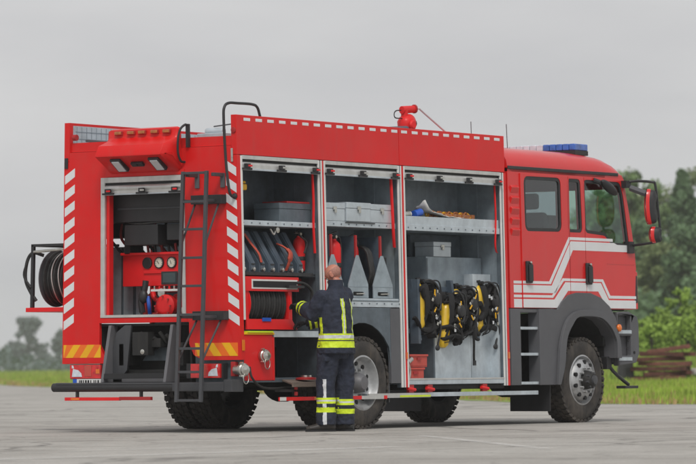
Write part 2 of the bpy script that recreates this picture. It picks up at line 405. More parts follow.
m.box(.3,.6,-.4,.2,1.30,1.34,'deep_red'); m.tube([(.35,-.3,1.36),(.35,-.3,1.55)],.035,'deep_red'); m.lathe([(.06,0),(.06,.03),(.03,.05),(.0,.05)],(.34,.12,1.37),(-1,0,0),'deep_red',16)
m.tube(smooth_path([(.5,.45,1.32),(.5,.42,1.5),(.45,.2,1.58),(.45,-.1,1.6)]),.03,'deep_red'); m.tube(smooth_path([(.35,-.42,1.32),(.32,-.4,1.45),(.36,-.3,1.56)]),.028,'steel'); m.lathe([(.045,0),(.05,.01),(.05,.03),(.0,.035)],(.26,.02,1.56),(-1,0,0),'steel',14); m.lathe([(.045,0),(.05,.01),(.05,.03),(.0,.035)],(.27,-.30,1.36),(-1,0,0),'steel',14)
part(m, 'pump')
m = MB(); m.tube(smooth_path([(.25,.30,1.34),(.24,.31,1.48),(.25,.27,1.60),(.26,.26,1.70)]),[.035]*19,'black_plastic'); m.ball((.24,.28,1.52),(.05,.06,.08),'black_plastic',8)
m.tube(smooth_path([(.28,.22,1.33),(.24,.20,1.42),(.26,.23,1.52)]),.022,'blue'); part(m, 'suction_hose')

# ---- lower rear opening, brackets, towing gear
m = MB()
def bracket(ya, yb):
    p = [(-.02,1.20),(.10,1.20),(.02,.56),(-.17,.56)]
    m.plate(p, [], ya, yb, 'y', 'frame_grey')
bracket(.535,.575); part(m, 'support_arm', bevel=.004); m = MB(); bracket(-.335,-.295); part(m, 'support_arm', bevel=.004); m = MB()
m.hexa([(-.17,-.295,.60),(-.15,-.295,.60),(-.15,.535,.60),(-.17,.535,.60),(-.155,-.295,.66),(-.13,-.295,.66),(-.13,.535,.66),(-.155,.535,.66)],'black')
m.plate([(.40,.56),(.40,.63),(.33,.70),(.27,1.2),(.36,1.2),(.48,1.12),(.53,.95),(.53,.56)], [], .0,.03,'x','dark_frame')
part(m, 'rear_bracket', bevel=.004)
m = MB()
m.box(.35,.40,-.50,.66,.50,1.22,'chassis'); m.box(.045,1.4,.725,.75,.5,1.22,'chassis'); m.box(.05,1.4,-.54,-.51,.5,1.22,'chassis'); m.box(.042,.6,-.5,.72,1.19,1.215,'chassis'); m.box(.40,.44,-.5,.75,.5,1.2,'chassis'); m.box(.05,.4,-.1,.3,.95,1.05,'chassis'); m.cyl((-.0,.12,1.0),(.3,.12,1.0),.09,'chassis'); m.box(-.02,.1,.02,.24,.86,1.12,'chassis')  # includes dark sheets added to block the sky and keep the opening dark
m.plate([(-.30,.80),(-.02,.80),(.28,.80),(.20,.90),(.12,.97),(-.1,1.0),(-.3,.98)],[], .22,.25,'x','alu_dark')
m.lathe([(0,0),(.03,0),(.03,.02),(0,.03)],(.0,.10,.90),(-1,0,0),'steel')
for i in range(9): m.cyl((.05,.45-.09*i,1.12-.03*(i%3)),(.12,.4-.09*i,1.0),.022,'chassis',8)
part(m, 'tow_gear_and_backing', bevel=.004)
m = MB(); m.tube(arc(None,1,0,1,1,lambda c,r,a:(-.145,1.262-2.43*a/R(1),.505)),.05,'black_plastic',18); m.box(-.19,.0,-1.15,1.20,.535,.558,'dark_frame'); m.box(-.16,.0,-1.15,1.20,.47,.53,'chassis'); m.box(.0,.10,-.3,.54,.56,.60,'frame_grey')
m.box(-.20,.02,-1.26,-1.15,.45,.585,'dark_frame'); m.box(-.205,-.15,-1.15,-.45,.46,.55,'dark_frame')
part(m, 'rear_bumper', bevel=.006)
m = MB(); m.box(-.19,-.15,.30,1.07,.358,.395,'red_plain'); m.box(-.19,-.15,-.14,.30,.362,.40,'deep_red'); m.box(-.193,-.19,.86,.98,.364,.388,'amber')
for y in (.9,.0): m.box(-.17,-.14,y,y+.03,.39,.46,'chassis')
part(m, 'underrun_bar', bevel=.004)
def tail(ya, yb):
    m = MB(); s = 1 if yb > ya else -1
    m.box(-.045,.04,ya,yb,.60,.765,'black_plastic')
    w = (yb-ya)
    m.box(-.075,-.045,ya+.16*w,yb-.16*w,.605,.76,'lens_red'); m.box(-.078,-.045,ya+.02*s,ya+.16*w,.605,.76,'lens_red')
    m.plate([(ya+.09*w,.625),(ya+.36*w,.625),(ya+.34*w,.665),(ya+.26*w,.70),(ya+.12*w,.715)],[], -.081,-.0785,'x','lens_white')
    m.plate([(ya+.09*w,.72),(ya+.15*w,.72),(ya+.13*w,.75),(ya+.09*w,.755)],[], -.081,-.0785,'x','lens_white')
    m.box(-.080,-.0755,ya+.62*w,ya+.76*w,.67,.73,'lens_red'); m.box(-.079,-.075,ya+.42*w,ya+.60*w,.63,.75,'pale_red')
    m.box(-.081,-.0785,yb-.30*w if s>0 else yb-.28*w,yb-.18*w,.66,.71,'amber' if s < 0 else 'lens_red')
    return part(m, 'tail_light', bevel=.006)
tail(1.10,.56); tail(-1.03,-.53)
m = MB(); m.box(-.10,-.092,.62,1.02,.52,.600,'white'); m.box(-.102,-.0995,.965,1.02,.52,.600,'blue')
# registration characters: only their tops show between lamp and bumper and they cannot be read, so they stay plain dark strokes
for y, w in ((.925,.012),(.90,.02),(.87,.012),(.835,.022),(.80,.022),(.765,.012),(.72,.012),(.695,.012),(.66,.02)):
    m.box(-.1025,-.0998,y-w/2,y+w/2,.535,.588,'black')
part(m, 'licence_plate')

# ---- traffic warning housing over the hatch
m = MB()
y0, y1 = -.465, .575
sec = [(-.002,2.90),(-.02,2.90),(-.05,2.92),(-.20,3.00),(-.33,3.075),(-.33,3.10),(-.27,3.20),(-.10,3.26),(-.06,3.30),(-.05,3.385),(-.002,3.40)]
rs = []
for y, dz, dx in ((y1,.03,.5),(y1-.02,.01,.85),(y1-.05,0,1),(y1-.2,0,1),(y0+.2,0,1),(y0+.05,0,1),(y0+.02,.01,.85),(y0,.03,.5)):
    rs.append([(-.002+(x+.002)*dx, y, z+dz*(1 if z < 3.1 else -1)) for x, z in sec])
m.rings(rs, 'red')
m.box(-.012,.0,y0-.04,y1+.04,2.865,2.925,'red')
hp = part(m, 'warning_light_housing', bevel=.006)
for y in (.387,.203,.043,-.139,-.313):
    q = MB(); q.box(-.085,-.06,y-.055,y+.055,3.325,3.37,'deep_red'); q.box(-.098,-.085,y-.048,y+.048,3.33,3.365,'amber_dull'); part(q, 'amber_light', hp, bevel=.008)
for y, w in ((.27,.07),(-.28,.07)):
    q = MB(); n = Vector((-.55,0,-.83)); c = Vector((-.205,y,2.985))
    M = Matrix.Rotation(R(35),3,'Y')
    q.obox(c, (.21,.145,.04), M, 'black_plastic'); q.obox(c+Vector((-.011,0,-.016)), (.17,.105,.02), M, 'silver_film')
    for k in range(3): q.obox(c+Vector((-.011,-.035+.035*k,-.016)), (.13,.006,.02), M, 'black')
    part(q, 'work_light', hp, bevel=.005)
q = MB(); q.obox((-.215,.0,2.985),(.06,.17,.03),Matrix.Rotation(R(35),3,'Y'),'black_plastic'); q.lathe([(0,0),(.015,0),(.015,.01),(0,.01)],(-.225,.0,2.975),(-.5,0,-.8),'black',10); part(q, 'reversing_camera', hp, bevel=.008)
m = MB(); m.tube(smooth_path([(-.01,-.565,3.40),(-.05,-.56,3.41),(-.10,-.53,3.36),(-.12,-.51,3.25),(-.11,-.50,3.1),(-.06,-.50,3.01),(.0,-.51,3.0)]),.014,'black_plastic'); m.box(-.03,.01,-.585,-.55,3.16,3.42,'black_plastic'); part(m, 'grab_handle')
# ---- ladder
m = MB()
def LX(z): return -.22-.18*(2.875-z)/2.53
for y in (-.655,-.985):
    m.hexa([(LX(.34)-.02,y-.02,.34),(LX(.34)+.02,y-.02,.34),(LX(.34)+.02,y+.02,.34),(LX(.34)-.02,y+.02,.34),(-.24,y-.02,2.88),(-.20,y-.02,2.88),(-.20,y+.02,2.88),(-.24,y+.02,2.88)],'dark_frame')
lad = part(m, 'ladder', bevel=.006)
for z in (2.86,2.544,2.24,1.925,1.615,1.30,.928,.671,.36):
    q = MB(); q.box(LX(z)-.017,LX(z)+.017,-.965,-.675,z-.014,z+.014,'dark_frame'); part(q, 'rung', lad, bevel=.003)
q = MB()
for y in (-.69,-1.05):
    q.box(-.20,.0,y-.02,y+.02,2.82,2.86,'dark_frame'); q.box(-.02,.0,y-.03,y+.03,2.70,2.86,'grey_plastic')
part(q, 'bracket', lad, bevel=.004)
for z, w in ((2.52,.0),(1.24,.0)):
    q = MB(); q.box(-.10,-.0,-1.09,-.66,z,z+.10,'black_plastic'); 
    for y in (-.655,-.985): q.tube([(LX(z-.45)+.02,y,z-.42),(-.05,y-.03,z)],.012,'dark_frame'); q.box(LX(z)+.02,-.08,y-.015,y+.015,z+.02,z+.05,'dark_frame')
    part(q, 'bracket', lad, bevel=.004)
m = MB(); m.tube(smooth_path([(.0,-1.22,2.60),(-.06,-1.21,2.60),(-.11,-1.21,2.68),(-.13,-1.19,3.0),(-.14,-1.18,3.45),(-.12,-1.18,3.58),(-.05,-1.19,3.625),(.1,-1.2,3.63),(.36,-1.21,3.63),(.46,-1.21,3.60),(.51,-1.21,3.50)],8),.016,'black_plastic',10)
m.lathe([(.035,0),(.03,.02),(.015,.03)],(.0,-1.21,2.60),(-1,0,0),'black_plastic',14); part(m, 'handrail')

# ---- roof equipment
m = MB()
m.lathe([(.0,-.12),(.15,-.12),(.15,.0),(.13,.03),(.10,.04),(.10,.10),(.15,.12),(.16,.2),(.12,.26),(.08,.28)],(5.22,.0,3.50),(0,0,1),'red_plain',24)
m.ball((5.27,.0,3.70),(.14,.12,.11),'red_plain'); m.cyl((5.16,0,3.74),(5.16,0,3.86),.06,'red_plain'); m.tube([(5.08,0,3.855),(5.45,0,3.885)],[.055,.05],'red_plain',16); m.cyl((5.42,0,3.884),(5.46,0,3.887),.062,'deep_red')
m.lathe([(.05,0),(.05,.05),(.03,.06)],(5.37,-.02,3.68),(1,0,0),'black_plastic',12); m.tube(smooth_path([(5.06,0,3.85),(4.93,0,3.84),(4.87,0,3.80),(4.9,0,3.74),(5.1,0,3.74)]),.009,'black_plastic',6)
m.lathe([(.06,0),(.07,.03),(.05,.06),(0,.06)],(5.14,-.16,3.64),(-.2,-1,.1),'red_plain',16)
m.tube([(5.46,0,3.885),(5.50,0,3.885),(5.62,0,3.83),(6.10,0,3.62)],.013,'silver_film',8)
for p in m.v:
    if p.x < 5.48: p.x = 5.22+(p.x-5.22)*.78; p.y *= .75; p.z = 3.86+(p.z-3.87)*.88
part(m, 'water_monitor')
m = MB(); m.hexa([(4.45,-.3,3.25),(4.95,-.3,3.25),(4.95,.2,3.25),(4.45,.2,3.25),(4.70,-.25,3.60),(4.92,-.25,3.64),(4.92,.1,3.64),(4.70,.1,3.60)],'slate'); part(m, 'roof_cover', bevel=.03)
m = MB(); m.box(.18,.55,-.92,-.55,3.20,3.32,'alu_light'); m.cyl((.3,-.60,3.345),(.3,-.85,3.345),.04,'alu_light'); m.box(.35,1.6,-1.14,-.80,3.20,3.30,'white'); m.tube([(.3,-.7,3.40),(.3,-.98,3.42)],.008,'grey_plastic'); m.cyl((.4,-.6,3.23),(2.5,-.55,3.24),.05,'alu_light'); part(m, 'roof_equipment', bevel=.01)
m = MB(); m.obox((.15,.86,3.28),(.05,.36,.03),(.1,0,0),'grey_plastic'); m.cyl((.2,.72,3.25),(.2,.72,3.36),.03,'blue'); part(m, 'roof_equipment', bevel=.005)

# ---- reel with hose in bay 1
m = MB()
m.box(.13,1.03,-1.22,-1.20,1.135,1.25,'red_plain'); m.box(.13,.20,-1.22,-.65,1.135,1.70,'red_plain'); m.box(.96,1.03,-1.22,-.9,1.135,1.60,'red_plain')
m.box(.13,1.15,-1.235,-1.20,1.56,1.72,'red_plain'); m.box(.24,1.12,-1.240,-1.2352,1.585,1.69,'white'); m.box(.262,1.10,-1.2435,-1.2402,1.602,1.672,'black')
m.box(.13,1.15,-1.20,-.65,1.70,1.72,'red_plain'); m.hexa([(.13,-1.25,1.135),(1.08,-1.25,1.135),(1.08,-1.2,1.135),(.13,-1.2,1.135),(.13,-1.235,1.25),(1.0,-1.235,1.25),(1.0,-1.2,1.25),(.13,-1.2,1.25)],'red_plain')
m.box(.42,.58,-1.25,-1.239,1.225,1.265,'blue')
rb = part(m, 'hose_reel_box', bevel=.008)
m = MB()
for k in range(22):
    x = .25+k*.033; rr = .27+.012*((k*7) % 3)
    m.lathe([(rr-.02,-.017),(rr,-.006),(rr,.006),(rr-.02,.017)], (x,-.93,1.43), (1,0,0), 'hose', 30)
m.cyl((.22,-.93,1.43),(1.0,-.93,1.43),.245,'hose',24)
part(m, 'hose_drum', rb)
m = MB(); m.lathe([(0,0),(.30,0),(.30,.012),(.18,.02),(0,.02)],(.975,-.94,1.43),(1,0,0),'red_plain',30); m.lathe([(0,0),(.30,0),(.30,.012),(0,.02)],(.22,-.94,1.43),(-1,0,0),'red_plain',30); part(m, 'drum_flange', rb)
m = MB(); m.tube(smooth_path([(.95,-1.1,1.62),(1.15,-1.26,1.66),(1.3,-1.30,1.58),(1.32,-1.28,1.45)]),.018,'hose'); m.box(.9,1.2,-1.28,-1.24,1.60,1.63,'black_plastic'); part(m, 'reel_handle', rb)
# lower rear locker with couplings, dark compartment
m = MB(); m.box(.07,.62,-1.235,-1.20,.57,1.075,'red_plain'); m.box(.62,.65,-1.24,-.7,.57,1.05,'red'); m.box(.07,.64,-1.25,-.7,1.076,1.10,'yellow'); m.box(.0,.3,-1.16,-1.10,.62,.78,'deep_red'); part(m, 'pump_locker', bevel=.006)
m = MB(); m.box(.12,.60,-1.262,-1.20,1.10,1.118,'hiviz'); part(m, 'reflective_strap')
for c, rr in (((.40,-1.26,.845),.070),((-.02,-1.27,.69),.074)):
    q = MB(); q.lathe([(.05,-.12),(.05,0),(rr,.0),(rr,.04),(rr*.8,.05),(rr*.75,.07),(rr*.3,.075),(0,.09)],c,(-.35,-1,0),'steel',20)
    for k in range(3): a = k*2.09; q.obox(Vector(c)+Vector((rr*math.cos(a),-.02,rr*math.sin(a))),(.04,.04,.03),(0,-a,0),'steel')
    q.tube([Vector(c)+Vector((.05*math.cos(a)-.01,-.06,-rr-.02+.06*math.sin(a))) for a in [k*PI/6 for k in range(12)]],.006,'steel',6,loop=True)
    part(q, 'coupling_cap', bevel=.003)
m = MB(); m.tube(smooth_path([(.15,-1.25,.72),(.10,-1.32,.60),(.30,-1.30,.50),(.6,-1.28,.48),(1.0,-1.2,.50)]),.013,'chassis'); part(m, 'air_line')
m = MB(); m.box(.65,1.6,-1.22,-1.19,.555,.60,'alu_dark')
m.hexa([(.62,-1.50,.515),(1.58,-1.50,.515),(1.58,-1.24,.56),(.78,-1.24,.56),(.62,-1.50,.535),(1.58,-1.50,.535),(1.58,-1.24,.58),(.78,-1.24,.58)],'plank')
m.box(.60,1.60,-1.515,-1.50,.495,.55,'plank'); 
for x in (.70,1.45): m.box(x,x+.03,-1.49,-1.46,.40,.515,'deep_red'); m.box(x,x+.03,-1.49,-1.2,.44,.47,'chassis')
part(m, 'folding_step', bevel=.003)
m = MB(); m.lathe([(.12,0),(.12,.02),(.06,.03),(.06,.05),(0,.05)],(1.05,-1.38,.575),(0,0,1),None,20,['deep_red','deep_red','steel','steel']); part(m, 'step_light')
# step rails low along the side
m = MB(); m.box(.34,1.95,-1.52,-1.50,.345,.385,'red_plain'); m.box(.34,.46,-1.524,-1.5205,.345,.385,'white'); m.box(1.0,1.1,-1.524,-1.5205,.348,.38,'amber'); m.box(1.15,1.35,-1.524,-1.5205,.348,.38,'hiviz'); m.box(2.4,2.47,-1.52,-1.50,.345,.385,'red_plain')
m.box(1.95,2.40,-1.52,-1.50,.345,.385,'alu')
for x in (.8,1.6): m.box(x,x+.03,-1.5,-1.2,.37,.39,'chassis')
part(m, 'step_rail', bevel=.003)
m = MB(); m.box(2.46,3.75,-1.275,-1.25,.352,.405,'alu'); m.box(3.75,6.16,-1.275,-1.25,.36,.408,'alu_light'); m.box(3.1,3.75,-1.278,-1.2755,.358,.38,'hiviz'); m.box(2.46,6.16,-1.25,-1.05,.375,.40,'alu_sheet')
for x in (3.35,3.75,4.95): m.box(x,x+.10,-1.24,-1.2,.41,.50,'deep_red'); m.cyl((x-.03,-1.235,.46),(x+.13,-1.235,.44),.02,'red_plain')
part(m, 'step_rail', bevel=.003)
m = MB(); m.box(2.98,3.19,-1.24,-1.0,.52,1.39,'grey_plastic'); m.box(2.98,3.0,-1.2,-.7,.3,.9,'grey_plastic'); m.box(1.60,1.72,-1.24,-.9,.60,1.39,'black_plastic')
arcp = [(2.40+.67*math.cos(R(a)), .55+.67*math.sin(R(a))) for a in range(0,181,12)]
m.plate([(1.72,1.395),(1.72,.62)]+[p for p in reversed(arcp)]+[(3.0,.55),(3.0,1.395)], [], -1.235,-1.21,'y','alu_dark')
rs = [[(2.40+r*math.cos(R(a)), y, .55+r*math.sin(R(a))) for r, y in ((.67,-1.22),(.69,-1.22),(.69,-.5),(.67,-.5))] for a in range(0,181,12)]
m.rings(rs,'black_plastic')
part(m, 'rear_wheel_arch', bevel=.004)
# ---- chassis
m = MB()
for y in (-.45,.37): m.box(.0,8.3,y,y+.08,.74,1.0,'chassis')
m.box(.36,.5,-.5,.5,.62,.98,'chassis'); m.box(3.3,5.5,-1.2,1.2,.44,.498,'chassis'); m.box(.3,1.6,-.6,.9,.6,.95,'chassis')
for x in (2.40,7.31):
    m.cyl((x,-1.0,.53),(x,1.0,.53),.075,'chassis'); m.ball((x,-.1,.53),(.24,.24,.22),'chassis'); 
    for y in (-.42,.42): m.box(x-.7,x+.7,y-.04,y+.04,.62,.72,'chassis'); m.box(x-.1,x+.1,y-.08,y+.08,.5,.8,'chassis')
m.cyl((2.5,0,.62),(7.0,0,.72),.05,'chassis'); m.box(4.6,5.4,-.45,.45,.55,.9,'chassis'); m.box(5.9,7.9,-.5,.5,.7,1.35,'chassis'); m.cyl((3.4,.75,.62),(4.4,.75,.62),.16,'chassis')
m.box(3.4,4.6,.5,1.0,.46,.7,'chassis'); m.box(.1,.3,-1.1,1.2,.62,.7,'chassis')
part(m, 'chassis_frame', bevel=.01)
m = MB(); m.box(6.49,6.505,-1.24,-.66,.15,.49,'black_plastic'); part(m, 'mudflap', bevel=.004)
m = MB(); m.box(6.49,6.505,.66,1.24,.15,.49,'black_plastic'); part(m, 'mudflap', bevel=.004)

# ---- wheels
def wheel(loc, flip, dual, name='wheel'):
    """axle along y, outer face towards -y before flip"""
    RT, WT = .531, .30
    w = empty(name, loc); w.parent = T
    t = MB()
    prof = [(.29,.02),(.33,-.005),(.40,-.012),(.47,.0),(.505,.02),(.516,.035),(.516,WT-.035),(.505,WT-.02),(.47,WT),(.40,WT+.012),(.33,WT+.005),(.29,WT-.02)]
    t.rings([[Vector((q*math.cos(an), y, q*math.sin(an))) for an in [2*PI*k/64 for k in range(64)]] for q, y in prof+[(.29,.02)]], 'rubber', caps=False)
    nl = 38
    for k in range(nl):
        for j, (y, wd) in enumerate(((.038,.075),(.115,.055),(.185,.055),(.262,.075))):
            a = 2*PI*(k+.5*(j % 2))/nl
            M = Matrix.Rotation(-a,3,'Y') @ Matrix.Rotation(R(12*(-1)**j),3,'X')
            t.obox((.523*math.cos(a), y, .523*math.sin(a)), (.020,wd,.058), M, 'rubber')
        a = 2*PI*(k+.25)/nl
        for y in (.006, WT-.006): t.obox((.506*math.cos(a), y, .506*math.sin(a)), (.026,.016,.045), Matrix.Rotation(-a,3,'Y'), 'rubber')
    if flip: 
        for p in t.v: p.y = -p.y
    ty = t.build('tyre', w)
    r = MB()
    if dual: pr = [(.31,.012),(.318,.0),(.30,-.004),(.285,.02),(.275,.06),(.262,.08),(.258,.085),(.235,.10),(.19,.105),(.15,.10),(.12,.10)]
    else: pr = [(.31,.012),(.315,.0),(.298,-.006),(.283,.03),(.272,.045),(.262,.02),(.235,-.02),(.19,-.045),(.16,-.05),(.12,-.045)]
    r.rings([[Vector((q*math.cos(a), y, q*math.sin(a))) for a in [2*PI*k/48 for k in range(48)]] for q, y in pr], 'rim', caps=False)
    hy = .10 if dual else -.045
    r.lathe([(.12,hy),(.115,hy-.04),(.10,hy-.09),(.075,hy-.12),(.0,hy-.125)], (0,0,0), (0,1,0), 'chassis' if not dual else 'frame_grey', 24)
    if not dual:
        for k in range(8):
            a = 2*PI*(k+.3)/8; r.cyl((.095*math.cos(a),hy-.06,.095*math.sin(a)),(.095*math.cos(a),hy-.105,.095*math.sin(a)),.016,'dark_frame',6)
        r.lathe([(.06,hy-.12),(.055,hy-.145),(0,hy-.15)],(0,0,0),(0,1,0),'dark_frame',16)
    for k in range(10):
        a = 2*PI*k/10; r.cyl((.155*math.cos(a),hy+.01,.155*math.sin(a)),(.155*math.cos(a),hy-.045,.155*math.sin(a)),.017,'rim',6)
        b = a+PI/10; yy = (pr[-3][1]+pr[-4][1])/2; r.tube([Vector((.222*math.cos(b),yy+.02,.222*math.sin(b))),Vector((.222*math.cos(b),yy-.012,.222*math.sin(b)))],.027,'black',10)
    r.rings([[Vector((q*math.cos(a), y, q*math.sin(a))) for a in [2*PI*k/32 for k in range(32)]] for q, y in ((.262,.10),(.27,WT-.02),(.31,WT-.012))], 'chassis', caps=False)
    if flip:
        for p in r.v: p.y = -p.y
    r.build('rim', w)
    return w
wheel((7.31,-1.215,.53), False, False)
wheel((7.31,1.215,.53), True, False)
wheel((2.40,-1.235,.53), False, True)
wheel((2.40,-.895,.53), False, True)
wheel((2.40,1.235,.53), True, True)
wheel((2.40,.895,.53), True, True)

# ---- swing-out reel on the far side
m = MB()
fr = 'black_plastic'
for y in (1.94,):
    m.box(.28,.32,y-.02,y+.02,1.42,2.14,fr); m.box(1.0,1.04,y-.02,y+.02,1.42,2.14,fr)
m.box(.28,.32,1.25,1.96,2.12,2.15,fr); m.box(1.0,1.04,1.25,1.96,2.12,2.15,fr); m.box(.32,1.0,1.92,1.96,2.12,2.15,fr); m.box(.24,1.08,1.22,1.99,1.37,1.42,'red_plain')
m.tube([(.26,1.9,2.06),(.26,1.3,2.09)],.016,'steel')
rf = part(m, 'swing_out_frame', bevel=.004)
m = MB()
for k in range(11):
    y = 1.32+.05*k; rr = .30+.008*((k*5) % 3)
    m.lathe([(rr-.03,-.024),(rr,-.010),(rr,.010),(rr-.03,.024)],(.66,y,1.76),(0,1,0),'hose',40)
m.cyl((.66,1.3,1.76),(.66,1.86,1.76),.26,'hose',30)
for y in (1.45,1.6,1.7): m.tube([(.66+.314*math.cos(a),y+.01*math.sin(3*a),1.76+.314*math.sin(a)) for a in [k*PI/24 for k in range(48)]],.007,'alu',6,loop=True)
m.lathe([(0,0),(.33,0),(.33,.012),(0,.02)],(.66,1.87,1.76),(0,1,0),'grey_plastic',40)
part(m, 'hose_reel', rf)
m = MB(); m.tube(smooth_path([(.4,1.86,2.02),(.32,1.96,2.05),(.30,2.03,1.95),(.29,2.04,1.75),(.30,1.97,1.6),(.32,1.9,1.5)]),.02,'hose'); m.tube(smooth_path([(.3,2.0,2.0),(.27,2.05,1.8),(.28,1.95,1.65)]),.014,'hose'); part(m, 'loose_hose', rf)
# closed shutters on the far side
m = MB()
for a, b in ((1.72,3.2),(3.35,5.42)):
    for k in range(46): m.box(a,b,W-.001,W+.008,.62+k*.052,.668+k*.052,'alu')
part(m, 'roller_shutter')

# ---- cab
m = MB()
zc0, zc1 = 1.415, 3.075
side_out = [(5.60,zc0),(8.53,zc0),(8.60,1.55),(8.64,1.95),(8.615,2.17),(8.50,2.65),(8.385,3.07),(8.34,3.12),(5.60,3.12)]
win1 = round_poly([(5.995,2.39),(6.79,2.40),(6.785,3.0),(5.985,2.995)], .06)
win2 = round_poly([(7.005,2.40),(7.285,2.40),(7.26,3.0),(7.01,3.0)], .035)
win3 = round_poly([(7.41,2.40),(7.87,2.375),(8.06,2.25),(8.43,2.245),(8.31,2.85),(8.245,2.995),(7.40,3.0)], .05)
for s in (-1, 1):
    a, b = (-W, -W+.05) if s < 0 else (W-.05, W)
    m.plate(side_out, [win1, win2, win3], a, b, 'y', 'red_cab')
m.box(5.60,5.64,-1.2,1.2,zc0,3.1,'red_cab'); m.box(5.62,8.4,-1.2,1.2,1.40,1.44,'chassis')
# roof loft
def roofring(x, top, drop, ws):
    yz = [(-1.25,3.075),(-1.25,3.13),(-1.235,3.21),(-1.19,3.29),(-1.10,3.35),(-.95,3.385),(-.5,3.41),(0,3.415),(.5,3.41),(.95,3.385),(1.10,3.35),(1.19,3.29),(1.235,3.21),(1.25,3.13),(1.25,3.075)]
    return [(x-.0, y*ws, 3.075+(z-3.075)*top-drop) for y, z in yz]
rs = [roofring(x, t, 0, w) for x, t, w in ((5.60,1,1),(7.2,1.0,1),(7.7,.97,1),(7.92,.92,1),(8.08,.84,.998),(8.20,.73,.995),(8.30,.57,.99),(8.37,.36,.985),(8.405,.16,.98),(8.41,.03,.98))]
m.rings(rs, 'red_cab', closed=False)
m.plate([(y,z) for x,y,z in roofring(5.6,1,0,1)], [], 5.60, 5.605, 'x', 'red_cab')
# front: lower face and windscreen frame
fx = [(8.53,zc0),(8.62,1.6),(8.66,1.95),(8.64,2.15)]
m.plate([(8.50,zc0),(8.58,zc0),(8.66,1.6),(8.70,1.95),(8.66,2.2),(8.58,2.2)], [], -1.16, 1.16, 'y', 'red_cab')
m.plate([(8.36,2.95),(8.42,2.95),(8.37,3.12),(8.30,3.12)], [], -1.18, 1.18, 'y', 'red_cab')
# pressed louvres behind the rear door
cab = part(m, 'cab', bevel=.012)
m = MB()
for k in range(5):
    z = 2.92-k*.13
    m.hexa([(5.655,-W-.002,z-.105),(5.83,-W-.002,z-.105),(5.83,-W+.01,z-.105),(5.655,-W+.01,z-.105),(5.655,-W-.03,z-.035),(5.83,-W-.03,z-.035),(5.83,-W+.01,z),(5.655,-W+.01,z)],'red_cab')
part(m, 'air_louvre', cab, bevel=.018, seg=3)
m = MB(); m.box(5.60,8.24,-W-.014,-W-.0,3.105,3.145,'black_plastic'); part(m, 'gutter', cab, bevel=.008)
m = MB(); m.box(5.60,8.33,W,W+.014,3.105,3.145,'black_plastic'); part(m, 'gutter', cab, bevel=.008)
def frame2(poly, grow):
    c = sum((Vector(p) for p in poly), Vector((0,0)))/len(poly); out = []
    for i, p in enumerate(poly):
        p = Vector(p); d = Vector(poly[(i+1) % len(poly)])-Vector(poly[i-1]); n = Vector((d.y,-d.x)).normalized()
        if n.dot(p-c) < 0: n = -n
        out.append(tuple(p+n*grow))
    return out
def clipx(poly, xa, xb): return [(min(max(x, xa), xb), z) for x, z in poly]
stripesA = {'thin': ([(5.683,1.713),(6.537,1.716),(7.033,2.267),(8.051,2.267),(7.985,2.305),(6.978,2.304),(6.488,1.747),(5.683,1.747)],),
 }
def quadstrip(top, bot, m, pr):
    """ribbon between two polylines with equal number of points (x,z)"""
    for i in range(len(top)-1):
        a,b = top[i],top[i+1]; c,d = bot[i],bot[i+1]
        y0, y1 = -W-pr, -W-pr+.004
        m.hexa([(c[0],y0,c[1]),(d[0],y0,d[1]),(d[0],y1,d[1]),(c[0],y1,c[1]),(a[0],y0,a[1]),(b[0],y0,b[1]),(b[0],y1,b[1]),(a[0],y1,a[1])],'white_film')
ribbons = [
 ([(5.68,1.747),(6.488,1.747),(6.978,2.305),(7.988,2.305)], [(5.68,1.713),(6.525,1.713),(7.01,2.268),(8.05,2.268)]),
 ([(5.68,1.697),(6.545,1.697),(7.02,2.254),(8.08,2.254),(8.16,2.232),(8.40,2.231)], [(5.68,1.603),(6.63,1.603),(7.07,2.143),(8.09,2.143),(8.16,2.143),(8.40,2.143)]),
 ([(5.68,1.577),(6.546,1.577),(6.81,1.79),(7.785,1.79),(7.956,1.586),(8.60,1.586)], [(5.68,1.545),(6.57,1.545),(6.835,1.757),(7.75,1.757),(7.92,1.55),(8.595,1.55)]),
 ([(5.68,1.525),(6.60,1.525),(6.87,1.742),(7.73,1.742),(7.915,1.530),(8.59,1.530)], [(5.68,1.422),(6.66,1.422),(6.93,1.636),(7.66,1.636),(7.872,1.427),(8.52,1.427)]),
]
def cut(rib, xa, xb):
    def at(pl, x):
        for (x0,z0),(x1,z1) in zip(pl, pl[1:]):
            if x0 <= x <= x1: return z0+(z1-z0)*(x-x0)/max(1e-6, x1-x0)
        return pl[-1][1] if x > pl[-1][0] else pl[0][1]
    top, bot = rib; xs = sorted({x for x, _ in top+bot if xa < x < xb}|{max(xa, max(top[0][0], bot[0][0])), min(xb, max(top[-1][0], bot[-1][0]))})
    xs = [x for x in xs if x <= max(top[-1][0], bot[-1][0])]
    return [(x, max(at(top, x), at(bot, x))) for x in xs], [(x, min(at(top, x), at(bot, x))) for x in xs]
def door(name, outl, win, xa, xb, pr=.014):
    m = MB(); m.plate(outl, [frame2(win, .035)], -W-pr, -W-.0005, 'y', 'red_cab')
    for rb_ in ribbons:
        t, b = cut(rb_, xa, xb)
        if len(t) > 1: quadstrip(t, b, m, pr+.0015)
    return part(m, name, cab, bevel=.006)
d1 = door('door', [(5.875,1.43),(6.99,1.43),(6.99,3.06),(5.875,3.06)], win1, 5.875, 6.99)
d2 = door('door', [(7.385,1.43),(8.50,1.43),(8.57,1.6),(8.60,1.95),(8.58,2.15),(8.47,2.62),(8.34,3.06),(7.385,3.06)], win3, 7.385, 8.6)
d3 = door('pillar_panel', [(7.0,1.43),(7.376,1.43),(7.376,3.06),(7.0,3.06)], win2, 7.0, 7.376)
m = MB()
for rb_ in ribbons:
    t, b = cut(rb_, 5.68, 5.865)
    if len(t) > 1: quadstrip(t, b, m, .0015)
part(m, 'reflective_stripe', cab)
